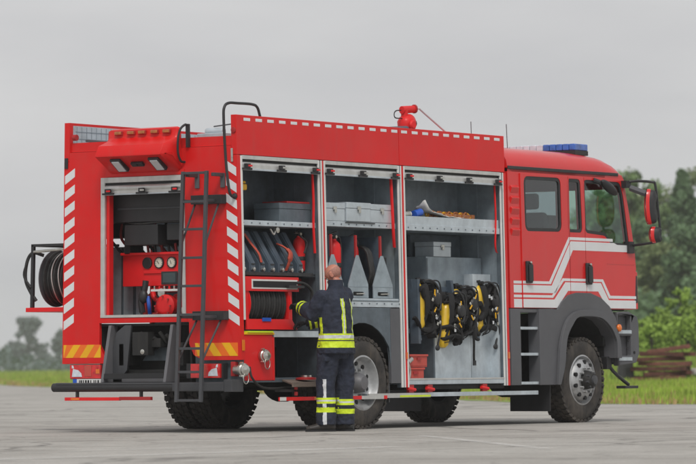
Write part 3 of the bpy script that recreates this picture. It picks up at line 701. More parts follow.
for dr, w in ((d1, win1), (d3, win2), (d2, win3)):
    q = MB(); q.plate(frame2(w, .033), [frame2(w, -.006)], -W-.008, -W+.02, 'y', 'black_plastic'); part(q, 'window_seal', dr)
    q = MB(); q.plate(frame2(w, .0), [], -W+.004, -W+.008, 'y', 'glass' if dr != d1 else 'glass_dark'); part(q, 'window_pane', dr)
q = MB()
for w in (win1, win2, win3): q.plate(w, [], W-.01, W-.006, 'y', 'glass')
part(q, 'far_window', cab)
m = MB(); m.hexa([(8.615,-1.15,2.2),(8.62,-1.15,2.2),(8.62,1.15,2.2),(8.615,1.15,2.2),(8.375,-1.13,2.95),(8.38,-1.13,2.95),(8.38,1.13,2.95),(8.375,1.13,2.95)],'glass_clear'); part(m, 'windscreen', cab)
for x, dr in ((6.0,d1),(7.42,d2)):
    q = MB(); q.box(x-.065,x+.065,-W-.045,-W-.013,1.72,1.99,'black_plastic'); q.box(x-.045,x+.045,-W-.07,-W-.045,1.74,1.95,'black_plastic'); q.cyl((x,-W-.075,1.97),(x,-W-.045,1.97),.018,'steel',10); part(q, 'handle', dr, bevel=.012, seg=3)
m = MB(); m.box(7.9,8.60,-W-.018,-W-.0145,1.985,1.992,'red_cab'); part(m, 'door_crease', d2)
# interior
m = MB()
for x, y in ((7.05,-.72),(7.05,.72),(5.95,-.75),(5.95,0),(5.95,.75)):
    m.box(x,x+.5,y-.25,y+.25,1.75,1.95,'slate'); m.hexa([(x-.1,y-.25,1.95),(x+.05,y-.25,1.95),(x+.05,y+.25,1.95),(x-.1,y+.25,1.95),(x-.18,y-.23,2.62),(x-.05,y-.23,2.62),(x-.05,y+.23,2.62),(x-.18,y+.23,2.62)],'slate'); m.box(x-.17,x-.07,y-.13,y+.13,2.66,2.86,'slate')
part(m, 'seat', cab, bevel=.04, seg=3)
m = MB(); m.box(8.2,8.58,-1.15,1.15,1.45,2.15,'black_plastic'); m.box(6.95,7.0,.2,1.1,1.6,2.0,'slate')
m.tube([(8.05+.08*math.sin(a),.6+.22*math.cos(a),2.25+.2*math.sin(a)) for a in [k*PI/12 for k in range(24)]],.016,'black_plastic',8,loop=True); m.box(7.72,7.98,-.5,-.35,2.4,2.62,'black_plastic')
part(m, 'dashboard', cab, bevel=.01)
m = MB(); m.box(8.565,8.70,-W+.015,-1.0,1.42,1.90,'red_cab'); m.box(8.60,8.68,-W+.005,-W+.03,1.50,1.85,'black_plastic'); m.box(8.66,8.72,-1.0,1.0,1.45,1.9,'black_plastic'); part(m, 'front_grille', cab, bevel=.02)
# mirrors
m = MB()
ya = -1.50
m.tube(smooth_path([(8.36,-1.25,3.02),(8.42,-1.40,3.045),(8.47,-1.62,3.03),(8.50,-1.66,2.99),(8.53,-1.67,2.7),(8.57,-1.67,2.38),(8.55,-1.64,2.28),(8.50,-1.50,2.25),(8.50,-1.28,2.23)],6),.017,'black_plastic',8)
m.box(8.40,8.53,-1.30,-1.22,2.13,2.28,'black_plastic'); m.box(8.30,8.42,-1.34,-1.24,2.96,3.05,'black_plastic'); m.tube([(8.42,-1.33,2.96),(8.45,-1.55,2.88)],.04,'grey_plastic')
mi = part(m, 'mirror_arm', cab, bevel=.008)
def mirror(z0, z1, cx_, cy_, w):
    zc = (z0+z1)/2; hz = (z1-z0)/2; s = Vector((.80,.60,0)); n = Vector((-.60,.80,0)); c = Vector((cx_,cy_,zc))
    def ring(sc, dn, bow=0): return [c+s*(w*sc*math.copysign(abs(math.cos(a))**.6,math.cos(a)))+UPZ*(hz*sc*math.copysign(abs(math.sin(a))**.8,math.sin(a)))+n*(dn-.03*math.sin(a)**2) for a in [k*PI/16 for k in range(32)]]
    q = MB(); q.rings([ring(.93,.01),ring(1,0),ring(1,-.05),ring(.93,-.085),ring(.6,-.11)],'black_plastic'); part(q, 'mirror_housing', mi)
    q = MB(); q.rings([ring(.88,.0135),ring(.88,.0105)],'steel'); part(q, 'mirror_glass', mi)
    q = MB(); q.rings([ring(1.05,.025),ring(1.06,.0),ring(1.05,-.02),ring(1.0,-.022),ring(.92,.015),ring(.96,.025)],'red_cab',caps=False); part(q, 'mirror_cover', mi)
UPZ = Vector((0,0,1))
mirror(2.50,2.93,8.44,-1.56,.11); mirror(2.26,2.46,8.50,-1.58,.10)
m = MB(); c = Vector((7.84,-1.36,2.945)); M = Matrix.Rotation(R(24),3,'Y')
m.ball(c,(.20,.06,.06),'black_plastic',12,M); m.tube([(7.70,-1.33,3.0),(7.62,-1.26,3.04)],.03,'black_plastic'); part(m, 'kerb_mirror', cab)
# beacon bar, aerials
m = MB()
m.box(7.58,7.90,-1.02,1.02,3.36,3.42,'black_plastic')
bb = part(m, 'light_bar', cab, bevel=.005)
for a, b, mt in ((-1.02,-.52,'blue_lens'),(-.52,.62,'lens_white'),(.62,1.02,'blue_lens')):
    q = MB(); n = max(2, int(round((b-a)/.1)))
    for k in range(n): q.box(7.58,7.90,a+(b-a)*k/n+.003,a+(b-a)*(k+1)/n-.003,3.421,3.505,mt)
    part(q, 'light_bar_lens', bb, bevel=.012)
m = MB(); m.tube([(6.62,-.6,3.40),(6.6,-.6,3.72)],.006,'grey_plastic',6); m.tube([(7.0,.2,3.40),(6.98,.2,3.80)],.006,'grey_plastic',6); part(m, 'aerial', cab)
# ---- lower cab: steps, fender, bumper
m = MB()
m.box(5.58,5.80,-W-.012,-1.16,.475,1.405,'grey_plastic'); m.box(5.80,6.22,-1.0,-.96,.475,1.405,'black_plastic'); m.box(5.80,5.83,-W,-1.0,.475,1.40,'black_plastic')
m.box(5.80,6.22,-W-.005,-1.0,1.36,1.405,'grey_plastic')
st = part(m, 'entry_step', bevel=.008)
for z in (.50,.852,1.17): q = MB(); q.box(5.80,6.20,-W-.01,-1.0,z-.017,z+.017,'alu_light'); part(q, 'tread', st, bevel=.004)
arch = [(7.33+.67*math.cos(R(a))*(1.0 if abs(math.cos(R(a))) < .9 else 1), .62+.69*math.sin(R(a))) for a in range(2,179,8)]
m = MB()
out = [(6.20,.475),(6.20,1.405),(6.52,1.41),(6.64,1.40),(6.75,1.50),(6.90,1.58),(7.10,1.615),(7.44,1.615),(7.70,1.555),(7.90,1.45),(8.04,1.31),(8.10,1.18),(8.10,.80)]
inn = [(8.00,.80),(8.00,.98),(7.97,1.06),(7.88,1.17),(7.72,1.27),(7.53,1.315),(7.10,1.315),(6.94,1.22),(6.81,1.08),(6.76,.92),(6.72,.70),(6.62,.475)]
m.plate(out+inn, [], -W-.035, -1.12, 'y', 'grey_plastic')
out = [tuple(p[:2]) for p in [(6.20,.475),(6.20,1.405),(6.50,1.41)]]+[(p.x,p.y) for p in smooth_path([(x,z,0) for x,z in out[3:]],4)]
inn = [(p.x,p.y) for p in smooth_path([(x,z,0) for x,z in inn],3)]
rimo = [(6.56,.475),(6.60,.80),(6.64,1.0),(6.76,1.22),(6.92,1.345),(7.13,1.395),(7.55,1.395),(7.78,1.33),(7.95,1.22),(8.07,1.06),(8.10,.90),(8.105,.80)]
rimo = [(p.x,p.y) for p in smooth_path([(x,z,0) for x,z in rimo],3)]
m.plate(rimo+inn, [], -W-.075, -W-.035, 'y', 'grey_plastic')
rs = [[(x,-1.13,z),(x,-.62,z),(x+.015*(x-7.33),-.62,z+.02),(x+.015*(x-7.33),-1.13,z+.02)] for x, z in inn]
m.rings(rs, 'chassis')
part(m, 'front_fender', bevel=.018, seg=3)
m = MB(); m.plate(out+inn, [], 1.12, W+.03, 'y', 'grey_plastic'); part(m, 'front_fender', bevel=.018)
m = MB()
m.plate([(8.11,.70),(8.11,1.38),(8.40,1.39),(8.60,1.33),(8.64,1.25),(8.64,.86),(8.56,.74)], [rect(8.13,8.44,1.16,1.34), rect(8.13,8.44,.83,1.08)], -W-.02, -W+.06, 'y', 'grey_plastic')
m.box(8.11,8.46,-W+.06,-W+.10,.75,1.37,'grey_plastic'); m.plate([(8.30,.72),(8.30,1.36),(8.60,1.34),(8.70,1.2),(8.70,.86),(8.60,.74)], [], -1.19, 1.2, 'y', 'grey_plastic')
m.box(7.95,8.35,-1.15,1.15,.95,1.38,'chassis')
bp = part(m, 'front_bumper', bevel=.015)
for z in (1.13,.788): q = MB(); q.box(8.115,8.44,-W-.03,-W+.06,z-.022,z+.022,'alu_light'); part(q, 'tread', bp, bevel=.004)
q = MB()
for x, z in ((8.36,1.02),(8.32,.92),(8.50,.87)): q.cyl((x,-W-.022,z),(x,-W-.03,z),.018,'black')
part(q, 'bolt', bp)
m = MB(); m.tube(smooth_path([(8.0,-1.15,.80),(8.05,-1.2,.66),(8.2,-1.25,.54),(8.34,-1.28,.46)]),.022,'black_plastic'); m.box(8.16,8.48,-1.34,-1.20,.415,.45,'black_plastic'); m.box(7.94,8.06,-1.2,-1.08,.66,.82,'black_plastic'); part(m, 'swing_step', bevel=.006)
m = MB(); m.ball((8.085,-W-.055,1.18),(.05,.03,.05),'amber',8); part(m, 'indicator_light')
# pull straps at the shutters
def strapm(pts, r=.012, name='pull_strap', mt='red_plain'):
    q = MB(); q.tube(smooth_path(pts), r, mt, 6, flat=.4); part(q, name)
strapm([(1.50,-1.21,2.90),(1.505,-1.215,2.6),(1.50,-1.21,2.3),(1.51,-1.215,2.0)],.018)
strapm([(3.10,-1.21,2.90),(3.09,-1.23,2.5),(3.10,-1.23,2.25),(3.14,-1.21,2.10)],.022)
strapm([(5.36,-1.21,2.90),(5.34,-1.23,2.5),(5.30,-1.24,2.2),(5.33,-1.23,2.1),(5.37,-1.22,2.08)],.014)

# ================================================================== EQUIPMENT IN THE BAYS
def tb(y, z): return y*(1-KT*max(0, z-.8))
# hose cassettes in bay 1: bent slate-coloured carriers standing in a row
def cassette():
    m = MB(); w = .105
    prof = [(-.13,0),(-.13,.10),(.10,.46),(.12,.46),(.5,.46),(.5,0)]      # (depth, height)
    m.plate([(p[0], p[1]) for p in prof], [], -w/2, w/2, 'x', 'slate')
    m.plate([(-.138,.02),(-.138,.105),(.09,.47),(.10,.465),(-.125,.10),(-.125,.02)], [], -w/2+.012, w/2-.012, 'x', 'slate')
    r = m.build('hose_carrier', bevel=.02, seg=3)
    q = MB(); q.lathe([(0,0),(.022,0),(.022,.03),(0,.04)],(0,-.13,.035),(0,-1,0),'steel',12); q.build('coupling', r)
    q = MB(); q.box(-.03,.03,-.145,-.128,.085,.10,'black_plastic'); q.build('buckle', r)
    return r
c0 = cassette()
LB = ['slate hose carrier next to the rear corner post of the first bay', 'slate hose carrier second from the rear corner, beside the first one', 'slate hose carrier just behind the thin red strip',
      'slate hose carrier in the middle of its row, before the orange hose', 'slate hose carrier directly in front of the folded orange hose', 'slate hose carrier with a bright coupling at its foot, sixth in the row', 'slate hose carrier nearest the red fire extinguisher, end of the row']
for i in range(7):
    c = c0 if i == 0 else copy_tree(c0)
    c.location = (.17+i*.183, tb(-1.045,2), 1.768); c.rotation_euler = (0, R(random.uniform(-1.5,1.5)), R(random.uniform(-2,2)))
    tag(c, LB[i], 'hose carrier', 'hose carriers standing in the first bay')
m = MB(); m.tube(smooth_path([(.44,-.98,2.20),(.46,-1.05,2.10),(.49,-1.14,1.98),(.50,-1.17,1.88)]),.03,'hose_cloth',8,flat=.4); tag(m.build('folded_hose'), 'thin strip of orange-red hose between second and third slate carriers', 'hose')
m = MB(); m.tube(smooth_path([(.98,-1.04,2.10),(1.01,-1.12,2.06),(1.03,-1.19,1.99),(1.00,-1.19,1.88),(1.0,-1.15,1.80)]),[.03]*9+[.055]*8+[.03]*8,'hose_cloth',8,flat=.4); tag(m.build('folded_hose'), 'wide orange-red folded hose sticking out between the slate carriers', 'hose')
m = MB(); m.lathe([(.0,0),(.035,0),(.035,.04),(0,.05)],(.86,-1.13,2.25),(0,-1,0),'steel'); m.tube(smooth_path([(.75,-1.14,2.26),(.80,-1.15,2.20),(.84,-1.15,2.25)]),.012,'steel'); part(m, 'carrier_latch')

# extinguishers
def extinguisher(loc, label, ry=0, s=1):
    e = empty('fire_extinguisher', loc, label, 'fire extinguisher'); e.rotation_euler = (0, ry, 0); e.scale = (s,s,s)
    m = MB(); m.lathe([(.0,0),(.07,0),(.082,.02),(.082,.36),(.072,.41),(.045,.44),(.03,.45),(.03,.47)],(0,0,0),(0,0,1),'red_plain',24); m.build('cylinder', e)
    m = MB(); m.cyl((0,0,.47),(0,0,.52),.028,'black_plastic'); m.obox((-.02,0,.535),(.16,.022,.018),(0,R(-15),0),'black_plastic'); m.obox((-.03,0,.505),(.13,.02,.014),(0,R(5),0),'steel'); m.lathe([(.018,0),(.018,.01),(0,.01)],(0,-.03,.495),(0,-1,0),'gauge',12); m.build('valve', e, bevel=.003)
    m = MB(); m.tube(smooth_path([(.03,0,.50),(.10,-.01,.48),(.115,-.02,.35),(.10,-.03,.15),(.085,-.03,.1)]),.012,'black_plastic'); m.build('discharge_hose', e)
    m = MB(); m.lathe([(.084,0),(.086,.005),(.086,.05),(.084,.055)],(0,0,.14),(0,0,1),'black_plastic',24); m.build('holding_band', e)
    return e
extinguisher((2.14,-1.02,1.71), 'red fire extinguisher with black band beside the left pointed divider plate')
extinguisher((2.60,-.95,1.69), 'red fire extinguisher half hidden behind the middle pointed divider plate')
extinguisher((1.47,-1.00,1.80), 'small red extinguisher in the first bay beside the hose carriers', 0, .85)
m = MB(); m.tube(smooth_path([(1.35,-1.12,2.20),(1.46,-1.14,2.12),(1.42,-1.13,2.0)]),.012,'black_plastic'); part(m, 'retaining_strap'); m = MB(); m.box(1.28,1.54,-1.0,-.75,1.60,1.72,'deep_red'); part(m, 'extinguisher_tray', bevel=.01)
# divider plates of bay 2
for i, x in enumerate((1.885,2.385,2.89)):
    m = MB()
    m.box(x-.008,x+.008,-1.17,YB,1.50,2.216,'slate')
    m.box(x-.015,x+.015,-1.19,-1.165,1.97,2.225,'deep_red')
    dv = part(m, 'divider', bevel=.003)
    q = MB(); q.plate([(x-.195,1.505),(x+.205,1.505),(x+.205,1.66),(x+.02,1.995),(x-.02,1.995),(x-.195,1.66)], [round_poly(rect(x-.11,x+.11,1.53,1.575),.02)], -1.205, -1.19, 'y', 'alu_plate')
    q.box(x-.195,x+.205,-1.208,-1.2052,1.63,1.636,'alu_sheet')
    part(q, 'pointed_plate', dv, bevel=.003)
    q = MB(); q.box(x-.115,x+.115,-1.186,-1.17,1.525,1.58,'black'); q.tube([(x-.06,-1.212,1.55),(x+.1,-1.215,1.555)],.008,'steel'); part(q, 'handle_slot', dv)
# coiled black hoses
m = MB()
for k in range(7):
    m.tube([(2.70+.012*k, -.97+.17*math.cos(a)+.01*math.sin(5*a+k), 1.84+.27*math.sin(a)) for a in [j*PI/12 for j in range(24)]],.017,'hose',7,loop=True)
tag(m.build('coiled_hose'), 'tall coil of black hose hanging between two pointed plates', 'hose')
m = MB(); m.lathe([(.0,0),(.05,0),(.05,.10),(.0,.12)],(3.02,-1.02,1.98),(0,0,1),'cyl_yellow',16); m.box(3.0,3.07,-1.12,-1.04,1.90,1.98,'black_plastic'); tag(m.build('hand_lamp'), 'small yellow and black hand lamp beside the right pointed plate', 'lamp')
# steel cases on the shelf
def case(name, x0, x1, y0, y1, z0, z1, label, mt='alu_light', latch=True):
    cx, cy = (x0+x1)/2, (y0+y1)/2
    e = empty(name, (cx,cy,z0), label, 'case')
    m = MB(); w, d, h = (x1-x0)/2, (y1-y0)/2, z1-z0
    m.box(-w,w,-d,d,0,h*.68,mt); m.build('case_body', e, bevel=.006)
    m = MB(); m.box(-w-.003,w+.003,-d-.003,d+.003,h*.69,h,mt); m.build('lid', e, bevel=.006)
    if latch:
        m = MB(); m.box(-.035,.035,-d-.012,-d-.0035,h*.60,h*.80,'steel'); m.box(-.022,.022,-d-.02,-d-.012,h*.45,h*.66,'steel'); m.build('latch', e, bevel=.003)
    return e
case('metal_case', 1.73,2.15,-1.17,-.85,2.379,2.585,'grey metal case left of its two neighbours, against the door post')
case('metal_case', 2.165,2.655,-1.185,-.85,2.381,2.60,'grey metal case in the middle of the three on the shelf')
case('metal_case', 2.67,3.13,-1.175,-.85,2.379,2.592,'grey metal case right of its two neighbours, near the red strap')
c = case('tool_chest', .95,1.56,-1.10,-.75,2.346,2.56,'long slate grey chest with red edge on the top shelf of the first bay','alu_dark',False)
m = MB(); m.box(-.15,.3,-.17,.17,.215,.235,'deep_red'); m.build('red_lid_edge', c, bevel=.004)
m = MB(); m.obox((.30,-.92,2.72),(.30,.22,.07),(0,0,.1),'yellow'); m.box(.16,.46,-1.0,-.7,2.76,2.79,'yellow'); tag(m.build('yellow_pouch', bevel=.02), 'flat yellow pouch strapped under the roof of the first bay', 'pouch')
# bay 3 upper shelf load
m = MB()
for k in range(16):
    m.tube([(4.05+k*.06+.03*math.cos(a), -1.05+.02*math.sin(a)*(k % 2), 2.515+.03*math.sin(a)+.004*(k % 3)) for a in [j*PI/5 for j in range(10)]],.012,'amber_dull' if k % 3 else 'yellow',6,loop=True)
for k in range(9): m.obox((4.22+k*.10,-1.03,2.50),(.085,.09,.06),(0,0,.1*(-1)**k),'amber_dull')
tag(m.build('tow_chain'), 'orange and yellow link chain lying on the top shelf', 'chain')
m = MB(); m.ball((3.76,-1.10,2.515),(.05,.05,.05),'blue',8); m.cyl((3.66,-1.12,2.50),(3.80,-1.12,2.53),.045,'blue'); tag(m.build('blue_coupling'), 'small blue coupling on the shelf beside the white sheet', 'coupling')
m = MB(); m.cyl((3.42,-1.10,2.49),(3.56,-1.10,2.50),.05,'steel'); m.cyl((3.46,-1.05,2.55),(3.6,-1.0,2.56),.035,'orange'); m.ball((3.58,-1.1,2.50),.04,'white',8); tag(m.build('nozzle'), 'grey and orange hose nozzle lying at the left end of the shelf', 'nozzle')
m = MB()
g = [[Vector((3.80+.085*i, -1.19+.03*j, 2.482+.16*math.exp(-i*1.3)*(1-.12*j)+.05*math.exp(-((i-2)/3.)**2)+.01*math.sin(i*2+j*1.7))) for i in range(11)] for j in range(6)]
m.rings(g,'white',closed=False); q = m.build('plastic_sheet'); q.modifiers.new('s','SOLIDIFY').thickness = .004
tag(q, 'crumpled white plastic sheet at the shelf edge beside the chain', 'sheet')
# bay 3 cabinets
m = MB(); m.box(4.20,5.42,-.95,-.62,.95,2.02,'alu_sheet'); m.box(5.02,5.42,-1.08,-.95,.95,1.82,'alu_light'); m.box(4.20,4.23,-.953,-.95,1.0,2.0,'alu_dark')
part(m, 'inner_cabinet', bevel=.004)
m = MB(); m.box(4.15,5.42,-1.08,-.62,.535,1.08,'alu_light'); m.box(4.12,4.15,-1.085,-.62,.535,1.35,'alu_dark'); m.box(4.95,4.953,-1.083,-1.08,.54,1.08,'alu_dark'); m.box(5.38,5.42,-1.2,-1.08,.535,1.7,'alu_light')
part(m, 'lower_cabinet', bevel=.004)
c = case('metal_case', 4.34,4.72,-.95,-.68,2.022,2.20,'pale grey metal case on the cabinet above the breathing sets','alu_light')
m = MB(); m.box(4.30,5.4,-.66,-.62,2.03,2.29,'alu_dark'); part(m, 'back_plate')
# red crates
def crate(loc, w, d, h, label, rz=0):
    e = empty('red_crate', loc, label, 'crate', 'red plastic crates in the third bay'); e.rotation_euler = (0,0,rz)
    m = MB(); t = .012
    m.box(-w,w,-d,d,0,t,'pale_red')
    for a in ((-w,w,-d,-d+t),(-w,w,d-t,d),(-w,-w+t,-d+t,d-t),(w-t,w,-d+t,d-t)): m.box(*a,t,h,'pale_red')
    for a in ((-w-.012,w+.012,-d-.012,-d),(-w-.012,w+.012,d,d+.012)): m.box(*a,h-.025,h,'pale_red')
    m.build('crate_body', e, bevel=.006)
    m = MB(); m.box(-.05,.05,-d-.016,-d-.012,h*.55,h*.75,'deep_red'); m.build('grip', e)
crate((3.55,-1.06,.53), .19,.13,.17, 'lower red plastic crate on the floor of the third bay')
crate((3.64,-1.02,.705), .23,.15,.15, 'upper red plastic crate stacked on another red crate', .12)
m = MB(); m.tube(smooth_path([(3.40,-1.20,.56),(3.42,-1.2,.66),(3.38,-1.2,.76)]),.02,'steel'); m.cyl((3.38,-1.2,.76),(3.46,-1.2,.80),.03,'steel'); tag(m.build('steel_nozzle'), 'bright steel nozzle leaning against the lower red crate', 'nozzle')

# breathing apparatus: back plate, cylinder, harness, hoses
def scba(loc, label, seed, tilt, cyl_top=True, ang=0, turned=False, gauge=True):
    rnd = random.Random(seed)
    e = empty('breathing_set', loc, label, 'breathing set', 'breathing sets hanging in the third bay'); e.rotation_euler = (0, tilt, ang)
    m = MB(); m.plate(round_poly([(-.15,-.62),(.15,-.62),(.13,-.35),(.15,-.12),(.08,.02),(-.08,.02),(-.15,-.12),(-.13,-.35)],.05), [], .05, .075, 'y', 'black_plastic'); m.build('back_plate', e, bevel=.01)
    m = MB(); cx = -.07 if not turned else -.02; cz = 0 if not turned else -.10
    m.lathe([(0,-.56),(.04,-.555),(.07,-.52),(.078,-.48),(.078,-.10),(.066,-.05),(.035,-.015),(.025,0)], (cx,-.01,cz), (.12,0,1), 'cyl_yellow', 22); m.build('air_cylinder', e)
    m = MB(); m.cyl((cx,-.01,cz-.005),(cx,-.01,cz+.045),.026,'black_plastic'); m.cyl((cx,-.04,cz+.03),(cx,-.09,cz+.03),.022,'black'); m.cyl((cx-.04,-.01,cz+.05),(cx+.04,-.01,cz+.05),.02,'black_plastic'); m.build('cylinder_valve', e)
    m = MB()      # harness
    for s in (-1, 1):
        o = rnd.uniform(-.03,.03)
        m.tube(smooth_path([(s*.04+.05,.0,.0),(s*.10+.06+o,-.09,-.03),(s*.14+.06,-.13,-.17+o),(s*.12+.05+o,-.12,-.34),(s*.15+.04,-.06,-.50)]),[.02]+[.038]*12+[.03]*6+[.018]*6,'strap',8,flat=.35)
        m.tube(smooth_path([(s*.11+.05,-.12,-.30),(s*.06+.05,-.15,-.42+o),(s*.10+.05,-.13,-.56),(s*.16+.02,-.08,-.60)]),.014,'strap',6,flat=.4)
    m.tube([(.04+.17*math.cos(a),-.06+.07*math.sin(a),-.53+.025*math.sin(2*a+seed)) for a in [k*PI/12 for k in range(24)]],.034,'strap',8,loop=True,flat=.6)
    for k in range(4 if turned else 6):
        p = [Vector((rnd.uniform(-.18,.24),rnd.uniform(-.14,-.02),rnd.uniform(-.55,.0)))]
        for j in range(4): p.append(p[-1]+Vector((rnd.uniform(-.09,.09),rnd.uniform(-.03,.03),rnd.uniform(-.14,.10)))); p[-1].z = max(-.62,min(.02,p[-1].z))
        m.tube(smooth_path(p),rnd.choice((.014,.02,.03)),'strap',7,flat=rnd.choice((.4,1)))
    for k in range(7 if turned else 11): m.obox((rnd.uniform(.08 if turned else .02,.20),-.07,rnd.uniform(-.56,-.06)),(rnd.uniform(.06,.12),rnd.uniform(.05,.12),rnd.uniform(.08,.18)),(rnd.uniform(-.5,.5),rnd.uniform(-.6,.6),rnd.uniform(-.5,.5)),'strap')
    m.ball((.13,-.03,-.30),(.10,.06,.28),'strap',10)
    if turned: m.tube([(-.13,-.03,-.42),(-.08,-.11,-.40),(.0,-.12,-.42),(.1,-.1,-.45)],[.05,.055,.055,.05],'strap',8,flat=.5); m.tube([(-.10,-.02,-.12),(-.02,-.11,-.10),(.08,-.1,-.12)],.03,'strap',8,flat=.5)
    m.build('harness', e, bevel=.018, seg=3)
    m = MB()
    m.tube(smooth_path([(cx,-.03,cz+.02),(.02,-.12,.03),(.12,-.15,-.05),(.17,-.15,-.20),(.12,-.16,-.33),(.03,-.15,-.30)]),.012,'black_plastic',8)
    m.tube(smooth_path([(.03,-.1,.02),(.15,-.15,.0),(.21,-.14,-.15),(.19,-.13,-.35)]),.009,'black_plastic',8); m.build('air_hose', e)
    m = MB()
    for k in range(7): m.obox((rnd.uniform(-.05,.16),-.155,rnd.uniform(-.5,-.1)),(.03,.012,.04),(0,rnd.uniform(-1,1),0),rnd.choice(('steel','silver_film','steel')))
    for k in range(3): m.obox((rnd.uniform(-.02,.14),-.158,rnd.uniform(-.4,-.1)),(.018,.01,.07),(0,rnd.uniform(-1,1),0),'yellow')
    m.build('buckle', e, bevel=.003)
    m = MB(); m.rings([[(.10+q*math.cos(a)*.8,-.10-d,-.20+q*math.sin(a)) for a in [k*PI/10 for k in range(20)]] for q, d in ((.03,.0),(.075,.01),(.085,.04),(.07,.065),(.04,.075))],'black_plastic'); m.build('face_mask', e)
    if gauge:
        m = MB(); L = rnd.uniform(-.80,-.70); m.tube(smooth_path([(.06,-.12,-.34),(.13,-.15,-.50),(.13,-.14,-.62),(.09,-.13,L+.06),(.07,-.13,L)]),.013,'black_plastic'); m.ball((.07,-.13,L),(.045,.02,.035),'black_plastic',8); m.build('pressure_gauge', e)
    return e
sy = -1.02
scba((3.95,sy,1.70), 'yellow cylinder breathing set hanging leftmost, nearest the red crates', 3, R(-6), gauge=True)
scba((4.42,sy-.06,1.58), 'breathing set whose yellow cylinder sits lowest in the tangle', 11, R(4), turned=True, gauge=False)
scba((4.80,sy+.02,1.64), 'breathing set with mostly hidden cylinder, right of the lowest one', 23, R(-4), gauge=False)
scba((5.22,sy-.02,1.69), 'rightmost breathing set beside the front end of the bay', 31, R(-5))
m = MB(); m.box(3.75,3.80,-1.12,-1.0,.98,1.74,'slate'); m.box(3.75,5.38,-.99,-.96,1.60,1.66,'slate'); m.box(3.75,5.38,-.99,-.96,1.10,1.16,'slate')
for x in (3.80,4.25,4.65,5.08): m.hexa([(x,-1.10,1.02),(x+.05,-1.10,1.02),(x+.05,-.97,1.02),(x,-.97,1.02),(x-.06,-1.04,1.74),(x-.01,-1.04,1.74),(x-.01,-.97,1.74),(x-.06,-.97,1.74)],'slate')
part(m, 'apparatus_rack', bevel=.004)
m = MB(); m.tube(smooth_path([(4.88,-1.15,1.15),(4.885,-1.16,1.0),(4.88,-1.16,.84),(4.885,-1.16,.74)]),.018,'strap',6,flat=.3); m.box(4.86,4.91,-1.175,-1.155,.72,.78,'black_plastic'); tag(m.build('hanging_strap'), 'single black strap hanging below the breathing sets', 'strap')

# ================================================================== FIREFIGHTER
U = Vector((.563,-.826,0)); Wd = Vector((.826,.563,0)); O = Vector((.95,-1.80,0))
def L(u, w, z): return O+U*u+Wd*w+Vector((0,0,z))
def loft(m, secs, mt, n=28):
    """secs: (centre, half-width, half-depth, side direction, front direction)"""
    m.rings([[c+sd*(a*math.cos(t))+fd*(b*math.sin(t)) for t in [2*PI*k/n for k in range(n)]] for c, a, b, sd, fd in secs], mt)
def bake(obj, name, parent, paint=None, mats=()):
    dg = bpy.context.evaluated_depsgraph_get(); dg.update()
    me = bpy.data.meshes.new_from_object(obj.evaluated_get(dg)); me.name = name
    bpy.data.objects.remove(obj)
    o = bpy.data.objects.new(name, me); COL.objects.link(o)
    if parent is not None: o.parent = parent
    me.materials.clear()
    for q in mats: me.materials.append(MATS[q])
    for p in me.polygons:
        p.use_smooth = True; p.material_index = paint(p.center, p.normal) if paint else 0
    return o
def remesh(mb, vox, smooth=6, wrinkle=0, wscale=.12):
    o = mb.build('temp')
    r = o.modifiers.new('r', 'REMESH'); r.mode = 'VOXEL'; r.voxel_size = vox
    s = o.modifiers.new('s', 'SMOOTH'); s.iterations = smooth; s.factor = .5
    if wrinkle:
        t = bpy.data.textures.new('folds', 'CLOUDS'); t.noise_scale = wscale; t.noise_depth = 2
        d = o.modifiers.new('d', 'DISPLACE'); d.texture = t; d.strength = wrinkle; d.mid_level = .5; d.texture_coords = 'GLOBAL'
    return o
P = empty('person', tuple(O), 'firefighter in navy turnout gear with yellow bands, seen from behind, reaching into the bay', 'person')
SD = Vector((1,0,0)); FD = Vector((0,1,0))      # shoulder line, facing direction
ang = R(8); SD = Vector((math.cos(ang),math.sin(ang),0)); FD = Vector((-math.sin(ang),math.cos(ang),0))
UP = Vector((0,0,1))
ls, rs_ = L(-.10,-.16,1.485), L(.15,.16,1.51)
le, lw, lh = L(-.205,-.13,1.30), L(-.335,.10,1.385), L(-.40,.17,1.41)
re, rw, rh = L(.02,.34,1.26), L(-.27,.33,1.21), L(-.36,.33,1.20)
# jacket
m = MB()
cx = L(.045,0,0)
loft(m, [(cx+UP*z+FD*f+SD*s, a, b, SD, FD) for z, a, b, f, s in ((.86,.245,.20,.0,0),(.92,.25,.20,.0,0),(1.0,.242,.19,.0,0),(1.12,.235,.18,.0,0),(1.25,.24,.18,.01,0),(1.38,.25,.175,.01,0),(1.47,.238,.155,.01,0),(1.54,.17,.115,.0,0),(1.58,.10,.09,-.005,0),(1.62,.082,.082,-.01,0))], 'cloth')
for s, e_, w_, rr in ((ls,le,lw,(.098,.098,.092,.086,.078)),(rs_,re,rw,(.098,.094,.088,.082,.076))):
    m.tube([s*.7+(cx+UP*1.46)*.3, s, s*.5+e_*.5, e_, e_*.5+w_*.5, w_], [.085]+list(rr), 'cloth', 18)
    m.ball(s, .09, 'cloth', 10); m.ball(e_, .078, 'cloth', 10)
hem = lambda c: c.z
bc = cx+FD*(-.155)
